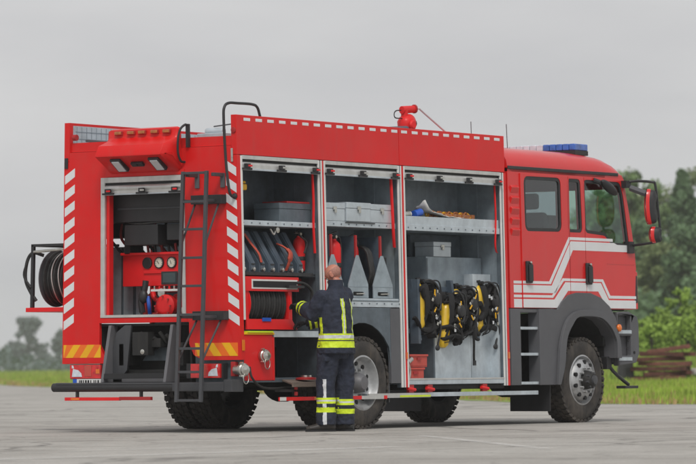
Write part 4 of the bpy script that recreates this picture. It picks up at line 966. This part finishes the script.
def paint_jacket(c, n):
    z = c.z
    d = c-cx; sx = d.dot(SD); fx_ = d.dot(FD)
    torso = abs(sx) < .29 and abs(fx_) < .25 and z < 1.3 
    if torso and z < 1.15 and (c-lw).length > .12 and (c-rw).length > .12:
        if .955 < z < .985 or 1.01 < z < 1.03 or 1.065 < z < 1.085: return 1
        if .985 < z < 1.0 : return 1
        if 1.03 <= z <= 1.065: return 2
        if .925 < z <= .955: return 1
    if z > 1.085 and z < 1.52:
        if fx_ < -.04 and z > 1.07 and z < 1.47 and (abs(sx+.105) < .027 or abs(sx-.09) < .027): return 1 if min(abs(sx+.105), abs(sx-.09)) > .009 else 2
        if sx < -.14 and .05 < fx_ < .095 and z < 1.26: return 1
    for w_, e_ in ((lw,le),(rw,re)):
        a = (c-w_).dot((e_-w_).normalized())
        if (c-w_-(e_-w_).normalized()*a).length < .12 and (.015 < a < .038 or .075 < a < .105): return 1
    return 0
j = remesh(m, .006, 9, .030, .085)
jk = bake(j, 'jacket', P, paint_jacket, ('cloth','hiviz','silver_film'))
jk.location = -O
# collar
m = MB(); loft(m, [(cx+UP*z+FD*f, a, b, SD, FD) for z, a, b, f in ((1.56,.092,.088,-.005),(1.60,.089,.087,-.005),(1.675,.082,.082,.0),(1.68,.072,.072,.0),(1.60,.07,.07,-.005))], 'cloth'); q = m.build('collar', P); q.location = -O
# trousers
m = MB()
lhip, lkn, lan = L(-.035,-.07,.93), L(-.07,-.06,.50), L(-.068,-.08,.12)
rhip, rkn, ran = L(.115,.07,.93), L(.135,.09,.50), L(.14,.09,.12)
loft(m, [(cx+UP*z, a, b, SD, FD) for z, a, b in ((.80,.17,.13),(.88,.20,.15),(.98,.20,.15),(1.05,.18,.14))], 'cloth')
for h, k, a in ((lhip,lkn,lan),(rhip,rkn,ran)):
    m.tube([h+UP*.02, h*.6+k*.4, k+UP*.05, k-UP*.06, k*.5+a*.5, a+UP*.04, a-UP*.045], [.128,.124,.110,.104,.104,.108,.110], 'cloth', 22)
def paint_tr(c, n):
    for k, a, z0 in ((lkn,lan,0),(rkn,ran,-.02)):
        ax = a+(k-a)*((c.z-a.z)/(k.z-a.z)); d = c-ax; d.z = 0
        if d.length < .16:
            zz = c.z-z0
            if .215 < zz < .27 or .31 < zz < .335: return 1
            if .335 <= zz < .352: return 2
            if .352 <= zz < .375: return 1
            if k is lkn and .06 < c.z < .58 and d.dot(Vector((-.2,-1,0)).normalized()) > .05 and abs(d.dot(U)+.02) < .026: return 2
    return 0
j = remesh(m, .006, 9, .034, .09)
tr = bake(j, 'trousers', P, paint_tr, ('cloth','hiviz','silver_film')); tr.location = -O
m = MB(); pc = L(.0,-.18,.80); m.obox(L(-.03,-.175,.80),(.17,.03,.05),(0,0,0),'cloth'); q = m.build('pocket_flap', P, bevel=.01); q.location = -O
# boots
for a in (lan, ran):
    m = MB(); g = Vector((a.x,a.y,0)); dr = (FD*.9-SD*.12).normalized(); sd2 = Vector((-dr.y,dr.x,0))
    if a is lan: dr = (FD*.75-SD*.55).normalized(); sd2 = Vector((-dr.y,dr.x,0))
    m.tube([g+UP*.22, g+UP*.12-dr*.01, g+UP*.06-dr*.02], [.06,.06,.058], 'boot', 16)
    secs = [(-.10,.04,.035,.05),(-.07,.052,.05,.055),(0,.052,.062,.065),(.07,.052,.05,.055),(.14,.056,.038,.043),(.19,.05,.032,.038),(.225,.03,.024,.034)]
    m.rings([[g+dr*t+sd2*(wd*math.cos(q))+UP*(zc+h*math.sin(q)) for q in [2*PI*k/18 for k in range(18)]] for t, wd, h, zc in secs], 'boot')
    o = remesh(m, .007, 6); b = bake(o, 'boot', P, None, ('boot',)); b.location = -O
    m = MB(); m.rings([[g+dr*t+sd2*(wd*s)+UP*z for s, z in ((-1,.0),(1,.0),(1,.022),(-1,.022))] for t, wd in ((-.105,.035),(-.08,.05),(0,.05),(.07,.048),(.14,.058),(.19,.052),(.232,.025))], 'black'); q = m.build('sole', b)
# gloves: palm, four fingers and a thumb curled round the reel edge
def glove(w, h, left):
    m = MB(); ax = (h-w).normalized(); sd = ax.cross(UP).normalized(); nm = sd.cross(ax)   # sd to the side, nm upward
    s = 1 if left else -1
    m.tube([w-ax*.03, w+ax*.02], [.046,.042], 'glove', 14)
    M = Matrix((sd, ax, nm)).transposed()
    m.ball(w+ax*.065, (.045,.055,.026), 'glove', 10, M)
    for k, (off, ln) in enumerate(((-.033,.075),(-.011,.088),(.011,.083),(.033,.066))):
        b = w+ax*.105+sd*off
        m.tube([b-ax*.03, b, b+ax*ln*.42-nm*.012, b+ax*ln*.62-nm*.042, b+ax*ln*.48-nm*.068], [.013,.0135,.0125,.0115,.009], 'glove', 8)
    b = w+ax*.045+sd*s*.04
    m.tube([b-sd*s*.02, b+ax*.02+sd*s*.015-nm*.012, b+ax*.055+sd*s*.012-nm*.035, b+ax*.08-sd*s*.0-nm*.045], [.015,.015,.013,.010], 'glove', 8)
    o = remesh(m, .0045, 3); g_ = bake(o, 'glove', P, None, ('glove',)); g_.location = -O
glove(lw, lh, True); glove(rw, rh, False)
# head (one continuous surface with neck): local axes: side, face, up, tipped forward
m = MB()
tilt = R(40)
hf = (FD*math.cos(tilt)-UP*math.sin(tilt)); hu = (UP*math.cos(tilt)+FD*math.sin(tilt)); hs = SD
hc = L(.02,.05,1.735)
Mh = Matrix((hs, hf, hu)).transposed()
def H(x, y, z): return hc+hs*x+hf*y+hu*z
m.ball(H(0,-.012,.025), (.079,.098,.088), 'skin', 14, Mh)
m.ball(H(0,.03,-.055), (.056,.062,.062), 'skin', 10, Mh)
m.tube([cx+UP*1.54, H(0,.005,-.055)], [.062,.058], 'skin', 16)
m.ball(H(0,.094,-.028), (.014,.02,.026), 'skin', 8, Mh); m.ball(H(0,.082,.022),(.05,.018,.012),'skin',8,Mh)
m.ball(H(0,.082,-.085),(.026,.016,.016),'skin',8,Mh); m.ball(H(0,.086,-.066),(.024,.010,.006),'skin',8,Mh)
for s in (-1, 1):
    m.rings([[H(s*(.074+.012*t), -.004+.018*(1+.25*t)*math.cos(q)-.012*t, -.012+.033*(1+.1*t)*math.sin(q)) for q in [2*PI*k/14 for k in range(14)]] for t in (0,.6,1.4)], 'skin')
o = remesh(m, .0045, 5); hd = bake(o, 'head', P, lambda c, n: 1 if ((c-hc).dot(hu) < .040+.005*mnoise.noise(c*40) and (c-hc).dot(hf) < .02 and (c-hc).dot(hu) > -.05 and not (abs((c-hc).dot(hs)) > .070 and abs((c-hc).dot(hu)+.012) < .04 and (c-hc).dot(hf) > -.035)) else 0, ('skin','stubble')); hd.location = -O
m = MB()
for s in (-1, 1): m.ball(H(s*.031,.070,.000), .0125, 'eye', 8); m.ball(H(s*.031,.0805,-.001), .005, 'black', 6)
q = m.build('eyes', hd)
m = MB()
for s in (-1, 1): m.tube([H(s*.015,.094,.024),H(s*.032,.092,.028),H(s*.05,.078,.024)],.004,'hair')
q = m.build('eyebrows', hd)

# ================================================================== GROUND, GRASS, TREES
def gh(x, y):          # height of the verge at a point
    d = edge_dist(x, y)
    return max(0, min(.5, .012*d)) if d > 0 else 0
EDGE = [(60,-60),(30,-20),(27.6,6),(27.2,9.2),(28.6,12.3),(41.4,23.8),(62,45),(107,89),(190,160),(420,360),(560,480)]
def edge_dist(x, y):   # >0 beyond the edge (grass side)
    best = 1e9; sg = 1
    for (x0,y0),(x1,y1) in zip(EDGE, EDGE[1:]):
        dx, dy = x1-x0, y1-y0; t = max(0, min(1, ((x-x0)*dx+(y-y0)*dy)/(dx*dx+dy*dy)))
        qx, qy = x0+dx*t, y0+dy*t; d = math.hypot(x-qx, y-qy)
        if d < best: best = d; sg = 1 if (dx*(y-y0)-dy*(x-x0)) < 0 else -1
    return best*sg
def vz(x, d):
    k = .010 if x < 75 else max(.0028, .010-.0072*(x-75)/35)
    return .006+k*max(0,min(d,45))
# paving
m = MB(); m.add([(-260,-420,0),(1080,-420,0),(1080,980,0),(-260,980,0)], [(0,1,2,3)], 'red')
gm = bpy.data.materials.new('paving'); gm.use_nodes = True; nt = gm.node_tree; b = nt.nodes['Principled BSDF']
c1 = ramp(nt, noise(nt, .35, 8, .65), [(.32,(.33,.312,.285)),(.5,(.43,.410,.378)),(.68,(.54,.52,.487))])
c2 = ramp(nt, noise(nt, 2.2, 8, .7), [(.30,(.72,.72,.72)),(.62,(1,1,1))])
c = mix(nt, .8, c1, c2, 'MULTIPLY')
c3 = ramp(nt, noise(nt, 1.0, 6, .6, stretch=(.35,.35,1)), [(.55,(1,1,1)),(.75,(.70,.69,.67))])
c = mix(nt, .7, c, c3, 'MULTIPLY')
tc = nt.nodes.new('ShaderNodeTexCoord')
def cracks(scale, w, rot):
    mp = nt.nodes.new('ShaderNodeMapping'); mp.inputs['Rotation'].default_value = (0,0,rot); nt.links.new(tc.outputs['Object'], mp.inputs[0])
    nz = nt.nodes.new('ShaderNodeTexNoise'); nz.inputs['Scale'].default_value = .7; nz.inputs['Detail'].default_value = 5; nt.links.new(mp.outputs[0], nz.inputs['Vector'])
    ad = nt.nodes.new('ShaderNodeMix'); ad.data_type = 'VECTOR'; ad.inputs[0].default_value = .12
    nt.links.new(mp.outputs[0], ad.inputs[4]); 
    ml = nt.nodes.new('ShaderNodeVectorMath'); ml.operation = 'MULTIPLY_ADD'; nt.links.new(nz.outputs['Color'], ml.inputs[0]); ml.inputs[1].default_value = (1.5,1.5,0); nt.links.new(mp.outputs[0], ml.inputs[2])
    v = nt.nodes.new('ShaderNodeTexVoronoi'); v.feature = 'DISTANCE_TO_EDGE'; v.inputs['Scale'].default_value = scale; nt.links.new(ml.outputs[0], v.inputs['Vector'])
    return ramp(nt, v.outputs['Distance'], [(0,(.30,.30,.30)),(w,(1,1,1))])
c = mix(nt, .75, c, cracks(.16,.012,.3), 'MULTIPLY'); c = mix(nt, .5, c, cracks(.45,.014,1.1), 'MULTIPLY')
fine = ramp(nt, noise(nt, 28, 6, .9), [(.38,(.55,.55,.54)),(.5,(1,1,1)),(.62,(1.2,1.2,1.2))])
c = mix(nt, .8, c, fine, 'MULTIPLY')
nt.links.new(c, b.inputs['Base Color']); b.inputs['Roughness'].default_value = .85; b.inputs['Specular IOR Level'].default_value = .3
bp = nt.nodes.new('ShaderNodeBump'); bp.inputs['Strength'].default_value = .35; bp.inputs['Distance'].default_value = .01; nt.links.new(noise(nt, 30, 6, .75), bp.inputs['Height']); nt.links.new(bp.outputs[0], b.inputs['Normal'])
MATS['paving'] = gm; m.names = ['paving']
m.build('ground', kind='structure')
# faint worn painted lines
def line(pts, w, z=.004):
    m = MB()
    for (a, b_) in zip(pts, pts[1:]):
        a, b_ = Vector((*a,0)), Vector((*b_,0)); n = (b_-a).normalized().cross(UP)*w/2
        m.add([a-n+UP*z, b_-n+UP*z, b_+n+UP*z, a+n+UP*z], [(0,1,2,3)], 'worn_paint')
    m.build('painted_line', kind='structure')
wm = bpy.data.materials.new('worn_paint'); wm.use_nodes = True; nt = wm.node_tree; b = nt.nodes['Principled BSDF']
b.inputs['Base Color'].default_value = (.70,.69,.66,1); b.inputs['Roughness'].default_value = .8
tp = nt.nodes.new('ShaderNodeBsdfTransparent'); mx = nt.nodes.new('ShaderNodeMixShader'); f = ramp(nt, noise(nt, 3.5, 9, .8), [(.38,(0,0,0)),(.60,(.7,.7,.7))])
nt.links.new(f, mx.inputs[0]); nt.links.new(tp.outputs[0], mx.inputs[1]); nt.links.new(b.outputs[0], mx.inputs[2]); nt.links.new(mx.outputs[0], nt.nodes['Material Output'].inputs[0]); MATS['worn_paint'] = wm
line([(-13.5,-6.7),(-11.15,-6.94),(-8.0,-7.25),(-6.2,-7.4)], .30)
line([(-1.4,-4.5),(-1.9,-5.0),(-6.6,-9.2)], .14)
line([(-14,-5.2),(-3.9,-5.9)], .10)
# grass verge sheet following the edge
def verge_strip():
    m = MB(); rows = []; offs = [0,.5,1.2,3,8,18,35,70,150,300,620]
    pts = []
    for (a, b_) in zip(EDGE, EDGE[1:]):
        n = max(2, int(math.dist(a, b_)/2.0)); n = min(n, 60)
        for i in range(n): pts.append((a[0]+(b_[0]-a[0])*i/n, a[1]+(b_[1]-a[1])*i/n))
    pts.append(EDGE[-1])
    for i, p in enumerate(pts):
        nx, ny = (.826,-.45) if False else (0,0)
        w = mnoise.noise(Vector((p[0]*.35,p[1]*.35,0)))*.8+mnoise.noise(Vector((p[0]*1.3,p[1]*1.3,3)))*.35
        ring = []
        for o in offs:
            q = Vector((p[0], p[1]))+Vector((.90,-.12 if p[0] > 50 else .1)).normalized()*(o+(w if o < 5 else 0))
            ring.append((q.x, q.y, vz(p[0], o*.9)+(.01 if o > 0 else 0)))
        rows.append(ring)
    m.rings(rows, 'turf', closed=False)
    return m
tm = bpy.data.materials.new('turf'); tm.use_nodes = True; nt = tm.node_tree; b = nt.nodes['Principled BSDF']
c = ramp(nt, noise(nt, .5, 7, .7), [(.3,(.13,.20,.035)),(.5,(.20,.28,.045)),(.65,(.26,.30,.06)),(.8,(.34,.28,.12))])
nt.links.new(c, b.inputs['Base Color']); b.inputs['Roughness'].default_value = .9; MATS['turf'] = tm
verge_strip().build('grass_ground', kind='structure')
# camera data reused to keep grass where it can be seen
CAMP = Vector((-35.7998,-27.0688,.7033))
def inview(x, y, mg=.004):
    d = Vector((x-CAMP.x, y-CAMP.y)); a = math.atan2(d.y, d.x)-R(34.27)
    return abs(a) < .0865+mg, d.length
rg = random.Random(4)
m = MB(); cnt = 0
vs, fs, ms = [], [], []
def blade(x, y, z, h, w, k):
    a = rg.uniform(0,PI); lean = rg.uniform(-.35,.35)*h; dx, dy = math.cos(a)*w, math.sin(a)*w
    i = len(vs); vs.extend([(x-dx,y-dy,z-.05),(x+dx,y+dy,z-.05),(x+lean,y+lean*.6,z+h)]); fs.append((i,i+1,i+2)); ms.append(k)
for i in range(330000):
    r_ = 60+340*rg.random()**1.7; a = R(34.27)+(rg.uniform(-.094,.094) if rg.random() < .8 else rg.uniform(-.17,-.09) if rg.random() < .7 else rg.uniform(.09,.13))
    x, y = CAMP.x+r_*math.cos(a), CAMP.y+r_*math.sin(a)
    d = edge_dist(x, y)
    if d < .1: continue
    if d > 90: continue
    s = .35+r_/260
    hh = (.10+.10*min(d,3)/3)*(.6+rg.random())*s*1.3
    dry = mnoise.noise(Vector((x*.25,y*.25,2)))
    if d > 14 and x < 75: hh *= 1.7
    blade(x, y, vz(x, d*.95), hh, .018+.00016*r_, 2 if (d < .8 and rg.random() < .6) or (dry > .28 and rg.random() < .4) else (1 if rg.random() < .35 else 0))
    cnt += 1
m.v = [Vector(v) for v in vs]; m.f = [list(f) for f in fs]; m.m = ms; m.names = ['blade','weed','dry']
m.build('grass', kind='stuff', label='green verge grass with dry tufts along the paving edge')

# trees and shrubs ------------------------------------------------------------
def crown_mesh(seed, h, rad, n, leaf, shape='round', base=.18, sparse=.0):
    rr = random.Random(seed); v, f = [], []
    cl = []
    nc = {'round': 70, 'spruce': 90, 'open': 60}[shape]
    for k in range(nc):
        if shape == 'round':
            t = rr.random(); z = h*(base+(1-base)*t); rmax = rad*math.sin(PI*min(1,(.12+.86*t)**1.5))**.6; a = rr.uniform(0,2*PI); q = rmax*rr.uniform(.25,.9)
            cl.append((q*math.cos(a), q*math.sin(a), z, rad*rr.uniform(.10,.30)))
        elif shape == 'spruce':
            t = k/nc; z = h*(.08+.92*t); rmax = rad*(1-t)**.85; a = rr.uniform(0,2*PI); q = rmax*rr.uniform(.3,1)
            cl.append((q*math.cos(a), q*math.sin(a), z-.1*q, .10*rad+.28*rmax))
        elif shape == 'open':
            t = rr.random()**.8; z = h*(base+(1-base)*t); rmax = rad*(1-.75*abs(t-.25)); a = rr.uniform(0,2*PI); q = rmax*rr.uniform(.0,1)
            cl.append((q*math.cos(a), q*math.sin(a), z, rad*rr.uniform(.08,.20)))
    for i in range(n):
        cx_, cy_, cz_, cr = rr.choice(cl)
        d = Vector((rr.gauss(0,1),rr.gauss(0,1),rr.gauss(0,.7))).normalized()*cr*rr.random()**.45
        p = Vector((cx_,cy_,cz_))+d; s = leaf*rr.uniform(.5,1.3)
        q = Quaternion((rr.gauss(0,1),rr.gauss(0,1),rr.gauss(0,1),rr.gauss(0,1))).normalized()
        j = len(v)
        for c_ in ((-s,-s*.45,0),(s*.2,-s*.6,.1*s),(s,0,0),(.1*s,s*.55,-.1*s)): v.append(p+q @ Vector(c_))
        f.append((j,j+1,j+2,j+3))
    return v, f, cl
def tree(name, loc, h, rad, seed, n, leaf, mt, label, cat='tree', group=None, shape='round', base=.18, trunk=True):
    v, f, cl = crown_mesh(seed, h, rad, n, leaf, shape, base)
    e = empty(name, loc, label, cat, group)
    m = MB(); m.v = v; m.f = [list(q) for q in f]; m.m = [0]*len(f); m.names = [mt]; m.build('crown', e, sharp=180)
    if trunk:
        t = MB(); r0 = h*.016+.03
        t.tube([(0,0,-.3),(0.02*h*.1,0,h*.35),(-.01*h,.01*h,h*.65),(0,0,h*.96)], [r0,r0*.75,r0*.4,.02], 'bark', 8)
        for k, (a_, b_, c_, d_) in enumerate(cl[:16]): 
            z0 = c_*.72; t.tube([(0,0,z0),(a_*.5,b_*.5,z0+(c_-z0)*.6),(a_,b_,c_)], [r0*.35,r0*.22,.012], 'bark', 5)
        t.build('trunk', e)
    return e
def at(px, D, zoff=0):           # a bearing and a distance from where the photographer stood
    a = R(34.27)-math.atan((px-348)/4022.); x, y = CAMP.x+D*math.cos(a), CAMP.y+D*math.sin(a)
    return (x, y, zoff)
gA = 'trees of the wood behind the truck'
gz = .45
spec = [ # px, dist, height, radius, shape, n, material, label
 (606,300,13.2,3.4,'round',7000,'leaf_wood','broad leafy tree directly behind the cab roof front'),
 (632,285,13.9,2.9,'round',8000,'leaf_wood','tallest rounded leafy tree beside the upper mirror arm'),
 (655,296,13.2,2.6,'round',6500,'leaf_wood','rounded mid green tree standing between two taller neighbours'),
 (683,280,14.0,2.8,'spruce',12000,'leaf_dark','pointed dark spruce near the right edge with sky gaps beside it'),
 (669,310,13.0,2.4,'open',4600,'leaf_dark','thin open-crowned tree left of the pointed spruce'),
 (704,290,14.3,3.0,'round',6000,'leaf_wood','leafy tree cut by the right edge of the picture'),
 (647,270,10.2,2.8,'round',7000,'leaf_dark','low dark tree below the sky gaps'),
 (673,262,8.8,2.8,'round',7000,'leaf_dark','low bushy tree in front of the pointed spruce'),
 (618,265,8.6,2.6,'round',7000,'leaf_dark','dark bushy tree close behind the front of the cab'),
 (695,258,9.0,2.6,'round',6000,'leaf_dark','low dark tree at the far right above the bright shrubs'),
 (580,290,9.0,3.0,'round',4000,'leaf_wood','tree hidden mostly by the cab, seen through its windows'),
 (552,300,9.0,3.2,'round',3500,'leaf_wood','tree glimpsed through the rear cab window'),
]
for i, (px, D, h, rad, shp, n, mt, lb) in enumerate(spec):
    n = int(n*2.2); mt = 'leaf_olive' if i in (2,5,7) else mt
    tree('spruce_tree' if shp == 'spruce' else 'leafy_tree', at(px, D, gz-.3), h, rad*(1.25 if shp == 'round' else 1.1), 100+i, n, .17, mt, lb, 'tree', gA, shp, .10)
# far undergrowth that closes the wood
m = MB(); v = []; f = []; rr = random.Random(5)
for i in range(44000):
    px = rr.uniform(500,730) if i < 24000 else rr.uniform(330,900); D = rr.uniform(250,330); x, y, _ = at(px, D); z = rr.random()**1.2*(5.2+(3.5 if px > 725 else 0)+1.6*mnoise.noise(Vector((px*.05,0,0))))
    p = Vector((x,y,gz+z-.3)); s = .34*rr.uniform(.5,1.3); q = Quaternion((rr.gauss(0,1),rr.gauss(0,1),rr.gauss(0,1),rr.gauss(0,1))).normalized(); j = len(v)
    for c_ in ((-s,-s*.45,0),(s*.2,-s*.6,.1*s),(s,0,0),(.1*s,s*.55,-.1*s)): v.append(p+q @ Vector(c_))
    f.append([j,j+1,j+2,j+3])
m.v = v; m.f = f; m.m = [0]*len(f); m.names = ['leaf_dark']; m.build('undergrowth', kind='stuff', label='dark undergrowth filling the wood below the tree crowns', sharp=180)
# bright shrubs
gB = 'bright green shrubs in front of the wood'
for i, (px, D, h, rad, lb) in enumerate(((680,150,3.15,.72,'tallest bright green shrub, pointed, above the timber stack'),(661,146,2.3,.95,'bright green shrub left of the tallest one'),(696,143,2.5,.95,'bright green shrub cut by the right edge'),(641,150,2.0,.95,'bright green shrub beside the front bumper'),(651,135,1.7,.8,'low bright shrub just above the left end of the timbers'),(688,134,1.9,.9,'low bright shrub above the right end of the timbers'),(671,138,1.8,.9,'low bright shrub centred behind the timber stack'),(628,145,1.7,.8,'bright shrub mostly hidden by the bumper'))):
    tree('shrub', at(px, D, .34), h, rad, 300+i, 2600, .085, 'leaf_bright', lb, 'shrub', gB, 'round', .02)
# tall weeds below
m = MB(); v = []; f = []; mm = []
for i in range(32000):
    px = rr.uniform(440,720) if i < 22000 else rr.uniform(700,880); D = rr.uniform(112,160); x, y, _ = at(px, D); d = edge_dist(x, y)
    if d < 3: continue
    z0 = vz(x, d*.95); h = rr.uniform(.3,1.15)*(1.0 if D > 125 else .5); a = rr.uniform(0,PI); w = .05; j = len(v); lx, ly = rr.uniform(-.2,.2), rr.uniform(-.2,.2)
    v += [Vector((x-w*math.cos(a),y-w*math.sin(a),z0)),Vector((x+w*math.cos(a),y+w*math.sin(a),z0)),Vector((x+lx,y+ly,z0+h))]; f.append([j,j+1,j+2]); mm.append(0 if rr.random() < .6 else 1)
m.v = v; m.f = f; m.m = mm; m.names = ['leaf_bright','weed']; m.build('tall_weeds', kind='stuff', label='tall bright weeds growing between verge and wood', sharp=180)
# left-hand distance
gC = 'far hazy trees left of the truck'
tree('leafy_tree', at(27,840,.2), 11.2, 5.4, 501, 2600, .58, 'leaf_far_hazed', 'large hazy tree with ragged open crown left of the truck', 'tree', gC, 'open', .12)
tree('leafy_tree', at(58,820,.2), 8.4, 2.8, 502, 1500, .55, 'leaf_far_hazed', 'hazy tree half hidden behind the rear corner of the truck', 'tree', gC, 'open', .12)
tree('leafy_tree', at(14,850,.2), 6.4, 3.6, 503, 1300, .55, 'leaf_far_hazed', 'smaller hazy tree merging with the left side of the large one', 'tree', gC, 'open', .05)
tree('leafy_tree', at(41,845,.2), 6.0, 2.7, 504, 700, .55, 'leaf_far_hazed', 'small hazy tree right below the large ragged one', 'tree', gC, 'open', .05)
m = MB(); v = []; f = []
for i in range(7000):
    px = rr.uniform(-20,470); D = rr.uniform(480,560); x, y, _ = at(px, D); hmax = 2.2+1.6*max(0,1-px/45.)
    p = Vector((x,y,.1+rr.random()*hmax*(.8+.5*mnoise.noise(Vector((px*.09,1,0)))))); s = .42*rr.uniform(.5,1.3); q = Quaternion((rr.gauss(0,1),rr.gauss(0,1),rr.gauss(0,1),rr.gauss(0,1))).normalized(); j = len(v)
    for c_ in ((-s,-s*.45,0),(s*.2,-s*.6,.1*s),(s,0,0),(.1*s,s*.55,-.1*s)): v.append(p+q @ Vector(c_))
    f.append([j,j+1,j+2,j+3])
m.v = v; m.f = f; m.m = [0]*len(f); m.names = ['leaf_far_hazed']; m.build('far_scrub', kind='stuff', label='far hazy belt of scrub along the horizon', sharp=180)
m = MB(); v = []; f = []
for i in range(14000):
    px = rr.uniform(-20,330); D = rr.uniform(215,330); x, y, _ = at(px, D); d = edge_dist(x, y)
    if d < 2: continue
    z0 = vz(x, d*.95); hb = .42 if 45 < px < 110 else .25; h = rr.uniform(.3,1)*(hb+.6*mnoise.noise(Vector((px*.12,D*.02,0)))); a = rr.uniform(0,PI); w = .11; j = len(v); lx, ly = rr.uniform(-.2,.2), rr.uniform(-.2,.2)
    v += [Vector((x-w*math.cos(a),y-w*math.sin(a),z0)),Vector((x+w*math.cos(a),y+w*math.sin(a),z0)),Vector((x+lx,y+ly,z0+h))]; f.append([j,j+1,j+2])
m.v = v; m.f = f; m.m = [0]*len(f); m.names = ['weed']; m.build('tall_weeds', kind='stuff', label='yellowish green weeds far beyond the paving at left', sharp=180)

# stacked old railway sleepers, each one a thing
base = Vector(at(661,112,.27)); ud = Vector((math.sin(R(34.27)),-math.cos(R(34.27)),0)); wd2 = Vector((math.cos(R(34.27)),math.sin(R(34.27)),0))
rl = random.Random(9)
lay = [(-.15,0,2.0),(.15,.0,1.9),(-.05,.0,1.9),(.20,.0,1.9),(-.25,.03,1.9),(.1,.0,1.8),(.30,-.02,1.9)]
names = ['lowest','second lowest','third','fourth','fifth','sixth','topmost']
for k in range(7):
    for j in range(2):
        off, _, ln = lay[k]; z = .07+k*.135
        c_ = base+ud*(off*.8+rl.uniform(-.12,.12)+(0 if j == 0 else .08))+wd2*(j*.34-.1)+UP*z
        if k == 6 and j == 1: continue
        m = MB(); rz = math.atan2(ud.y,ud.x)+R(rl.uniform(-14,14)+ (14 if k == 6 else 0)); ry = R(-8 if k == 6 else rl.uniform(-2.5,2.5))
        m.obox((0,0,0),(1.38*(.85+.3*rl.random()),.24,.115),(0,ry,rz),'timber_light' if (k+j) % 3 == 0 else 'timber')
        o = m.build('timber_beam', bevel=.012); o.location = c_
        tag(o, '%s weathered brown beam of the stack, %s row' % (names[k], ('front','rear')[j]), 'beam', 'stacked weathered timber beams')
m = MB(); v = []
m.hexa([base+ud*a+wd2*b_+UP*c_ for a, b_, c_ in ((-1.25,.1,-.1),(-.75,.1,-.1),(-.75,.6,-.1),(-1.25,.6,-.1),(-1.2,.15,.55),(-.8,.15,.6),(-.8,.55,.6),(-1.2,.55,.5))],'black_plastic'); tag(m.build('dark_crate', bevel=.04), 'dark crate in the grass left of the timber stack', 'crate')
m = MB()
for k in range(26):
    c_ = base+ud*(1.0+rl.uniform(-.35,.5))+wd2*(.4+rl.uniform(-.3,.4)); c_.z += rl.uniform(0,.42)*(1-abs((c_-base).dot(ud)-1.0))
    m.ball(c_+UP*.02,(rl.uniform(.08,.16),rl.uniform(.08,.16),rl.uniform(.06,.12)),'rubble',5)
tag(m.build('rubble_pile', kind='stuff'), 'pale rubble heaped behind the right end of the timber stack', None)

# ================================================================== LIGHT, AIR, CAMERA
world = bpy.data.worlds.new('World'); scene.world = world; world.use_nodes = True; nt = world.node_tree
bg = nt.nodes['Background']
sun_el, sun_az = 50, 216           # azimuth of the sun measured from +X towards +Y
sky = nt.nodes.new('ShaderNodeTexSky'); sky.sky_type = 'NISHITA'; sky.sun_disc = False; sky.sun_elevation = R(sun_el); sky.sun_rotation = R(90-sun_az); sky.air_density = 1; sky.dust_density = 4
hsv = nt.nodes.new('ShaderNodeHueSaturation'); hsv.inputs['Saturation'].default_value = .12; nt.links.new(sky.outputs[0], hsv.inputs['Color'])
tc = nt.nodes.new('ShaderNodeTexCoord'); mp = nt.nodes.new('ShaderNodeMapping'); mp.inputs['Scale'].default_value = (1,1,4.5); nt.links.new(tc.outputs['Generated'], mp.inputs[0])
nz = nt.nodes.new('ShaderNodeTexNoise'); nz.inputs['Scale'].default_value = 5.5; nz.inputs['Detail'].default_value = 6; nz.inputs['Roughness'].default_value = .5; nt.links.new(mp.outputs[0], nz.inputs['Vector'])
cl = ramp(nt, nz.outputs['Fac'], [(.33,(5.35,5.40,5.62)),(.67,(6.6,6.6,6.66))])
c = mix(nt, .90, hsv.outputs[0], cl)
nt.links.new(c, bg.inputs[0]); bg.inputs[1].default_value = .087
sl = bpy.data.lights.new('sun', 'SUN'); sl.energy = 1.5; sl.angle = R(18); sl.color = (1,.97,.92)
so = bpy.data.objects.new('sun', sl); COL.objects.link(so)
dv = Vector((math.cos(R(sun_az))*math.cos(R(sun_el)), math.sin(R(sun_az))*math.cos(R(sun_el)), math.sin(R(sun_el))))
so.rotation_euler = dv.to_track_quat('Z','Y').to_euler(); so.location = (-10,-30,30)

hz = bpy.data.materials.new('haze'); hz.use_nodes = True; nt = hz.node_tree
for n in list(nt.nodes): nt.nodes.remove(n)
o_ = nt.nodes.new('ShaderNodeOutputMaterial'); pv = nt.nodes.new('ShaderNodeVolumePrincipled'); pv.inputs['Color'].default_value = (.95,.96,.97,1); pv.inputs['Density'].default_value = .00029; pv.inputs['Anisotropy'].default_value = .1
nt.links.new(pv.outputs[0], o_.inputs['Volume']); MATS['haze'] = hz
m = MB(); m.box(-320,1100,-480,1000,-1.3,18,'haze'); m.build('haze', kind='stuff', label='pale even haze in the air')

cam = bpy.data.cameras.new('camera'); co = bpy.data.objects.new('camera', cam); COL.objects.link(co); scene.camera = co
cam.sensor_width = 36; cam.lens = 4021.9791/696*36; cam.clip_end = 4000; cam.clip_start = .5
yw, pt, rl_ = R(34.27), R(1.9352), R(-.4458)
fw = Vector((math.cos(yw)*math.cos(pt), math.sin(yw)*math.cos(pt), math.sin(pt)))
rt = Vector((math.sin(yw),-math.cos(yw),0)); up = rt.cross(fw)
rt, up = rt*math.cos(rl_)+up*math.sin(rl_), -rt*math.sin(rl_)+up*math.cos(rl_)
Mx = Matrix((rt, up, -fw)).transposed().to_4x4(); Mx.translation = CAMP; co.matrix_world = Mx
cam.dof.use_dof = True; cam.dof.focus_distance = 45.5; cam.dof.aperture_fstop = 4.0
scene.view_settings.view_transform = 'Standard'; scene.view_settings.look = 'None'; scene.view_settings.exposure = .25; scene.view_settings.gamma = 1
scene.render.engine = 'CYCLES'; cy = scene.cycles
cy.use_denoising = True; cy.max_bounces = 8; cy.transparent_max_bounces = 16; cy.volume_bounces = 1; cy.sample_clamp_indirect = 4
try: cy.denoiser = 'OPENIMAGEDENOISE'
except Exception: pass
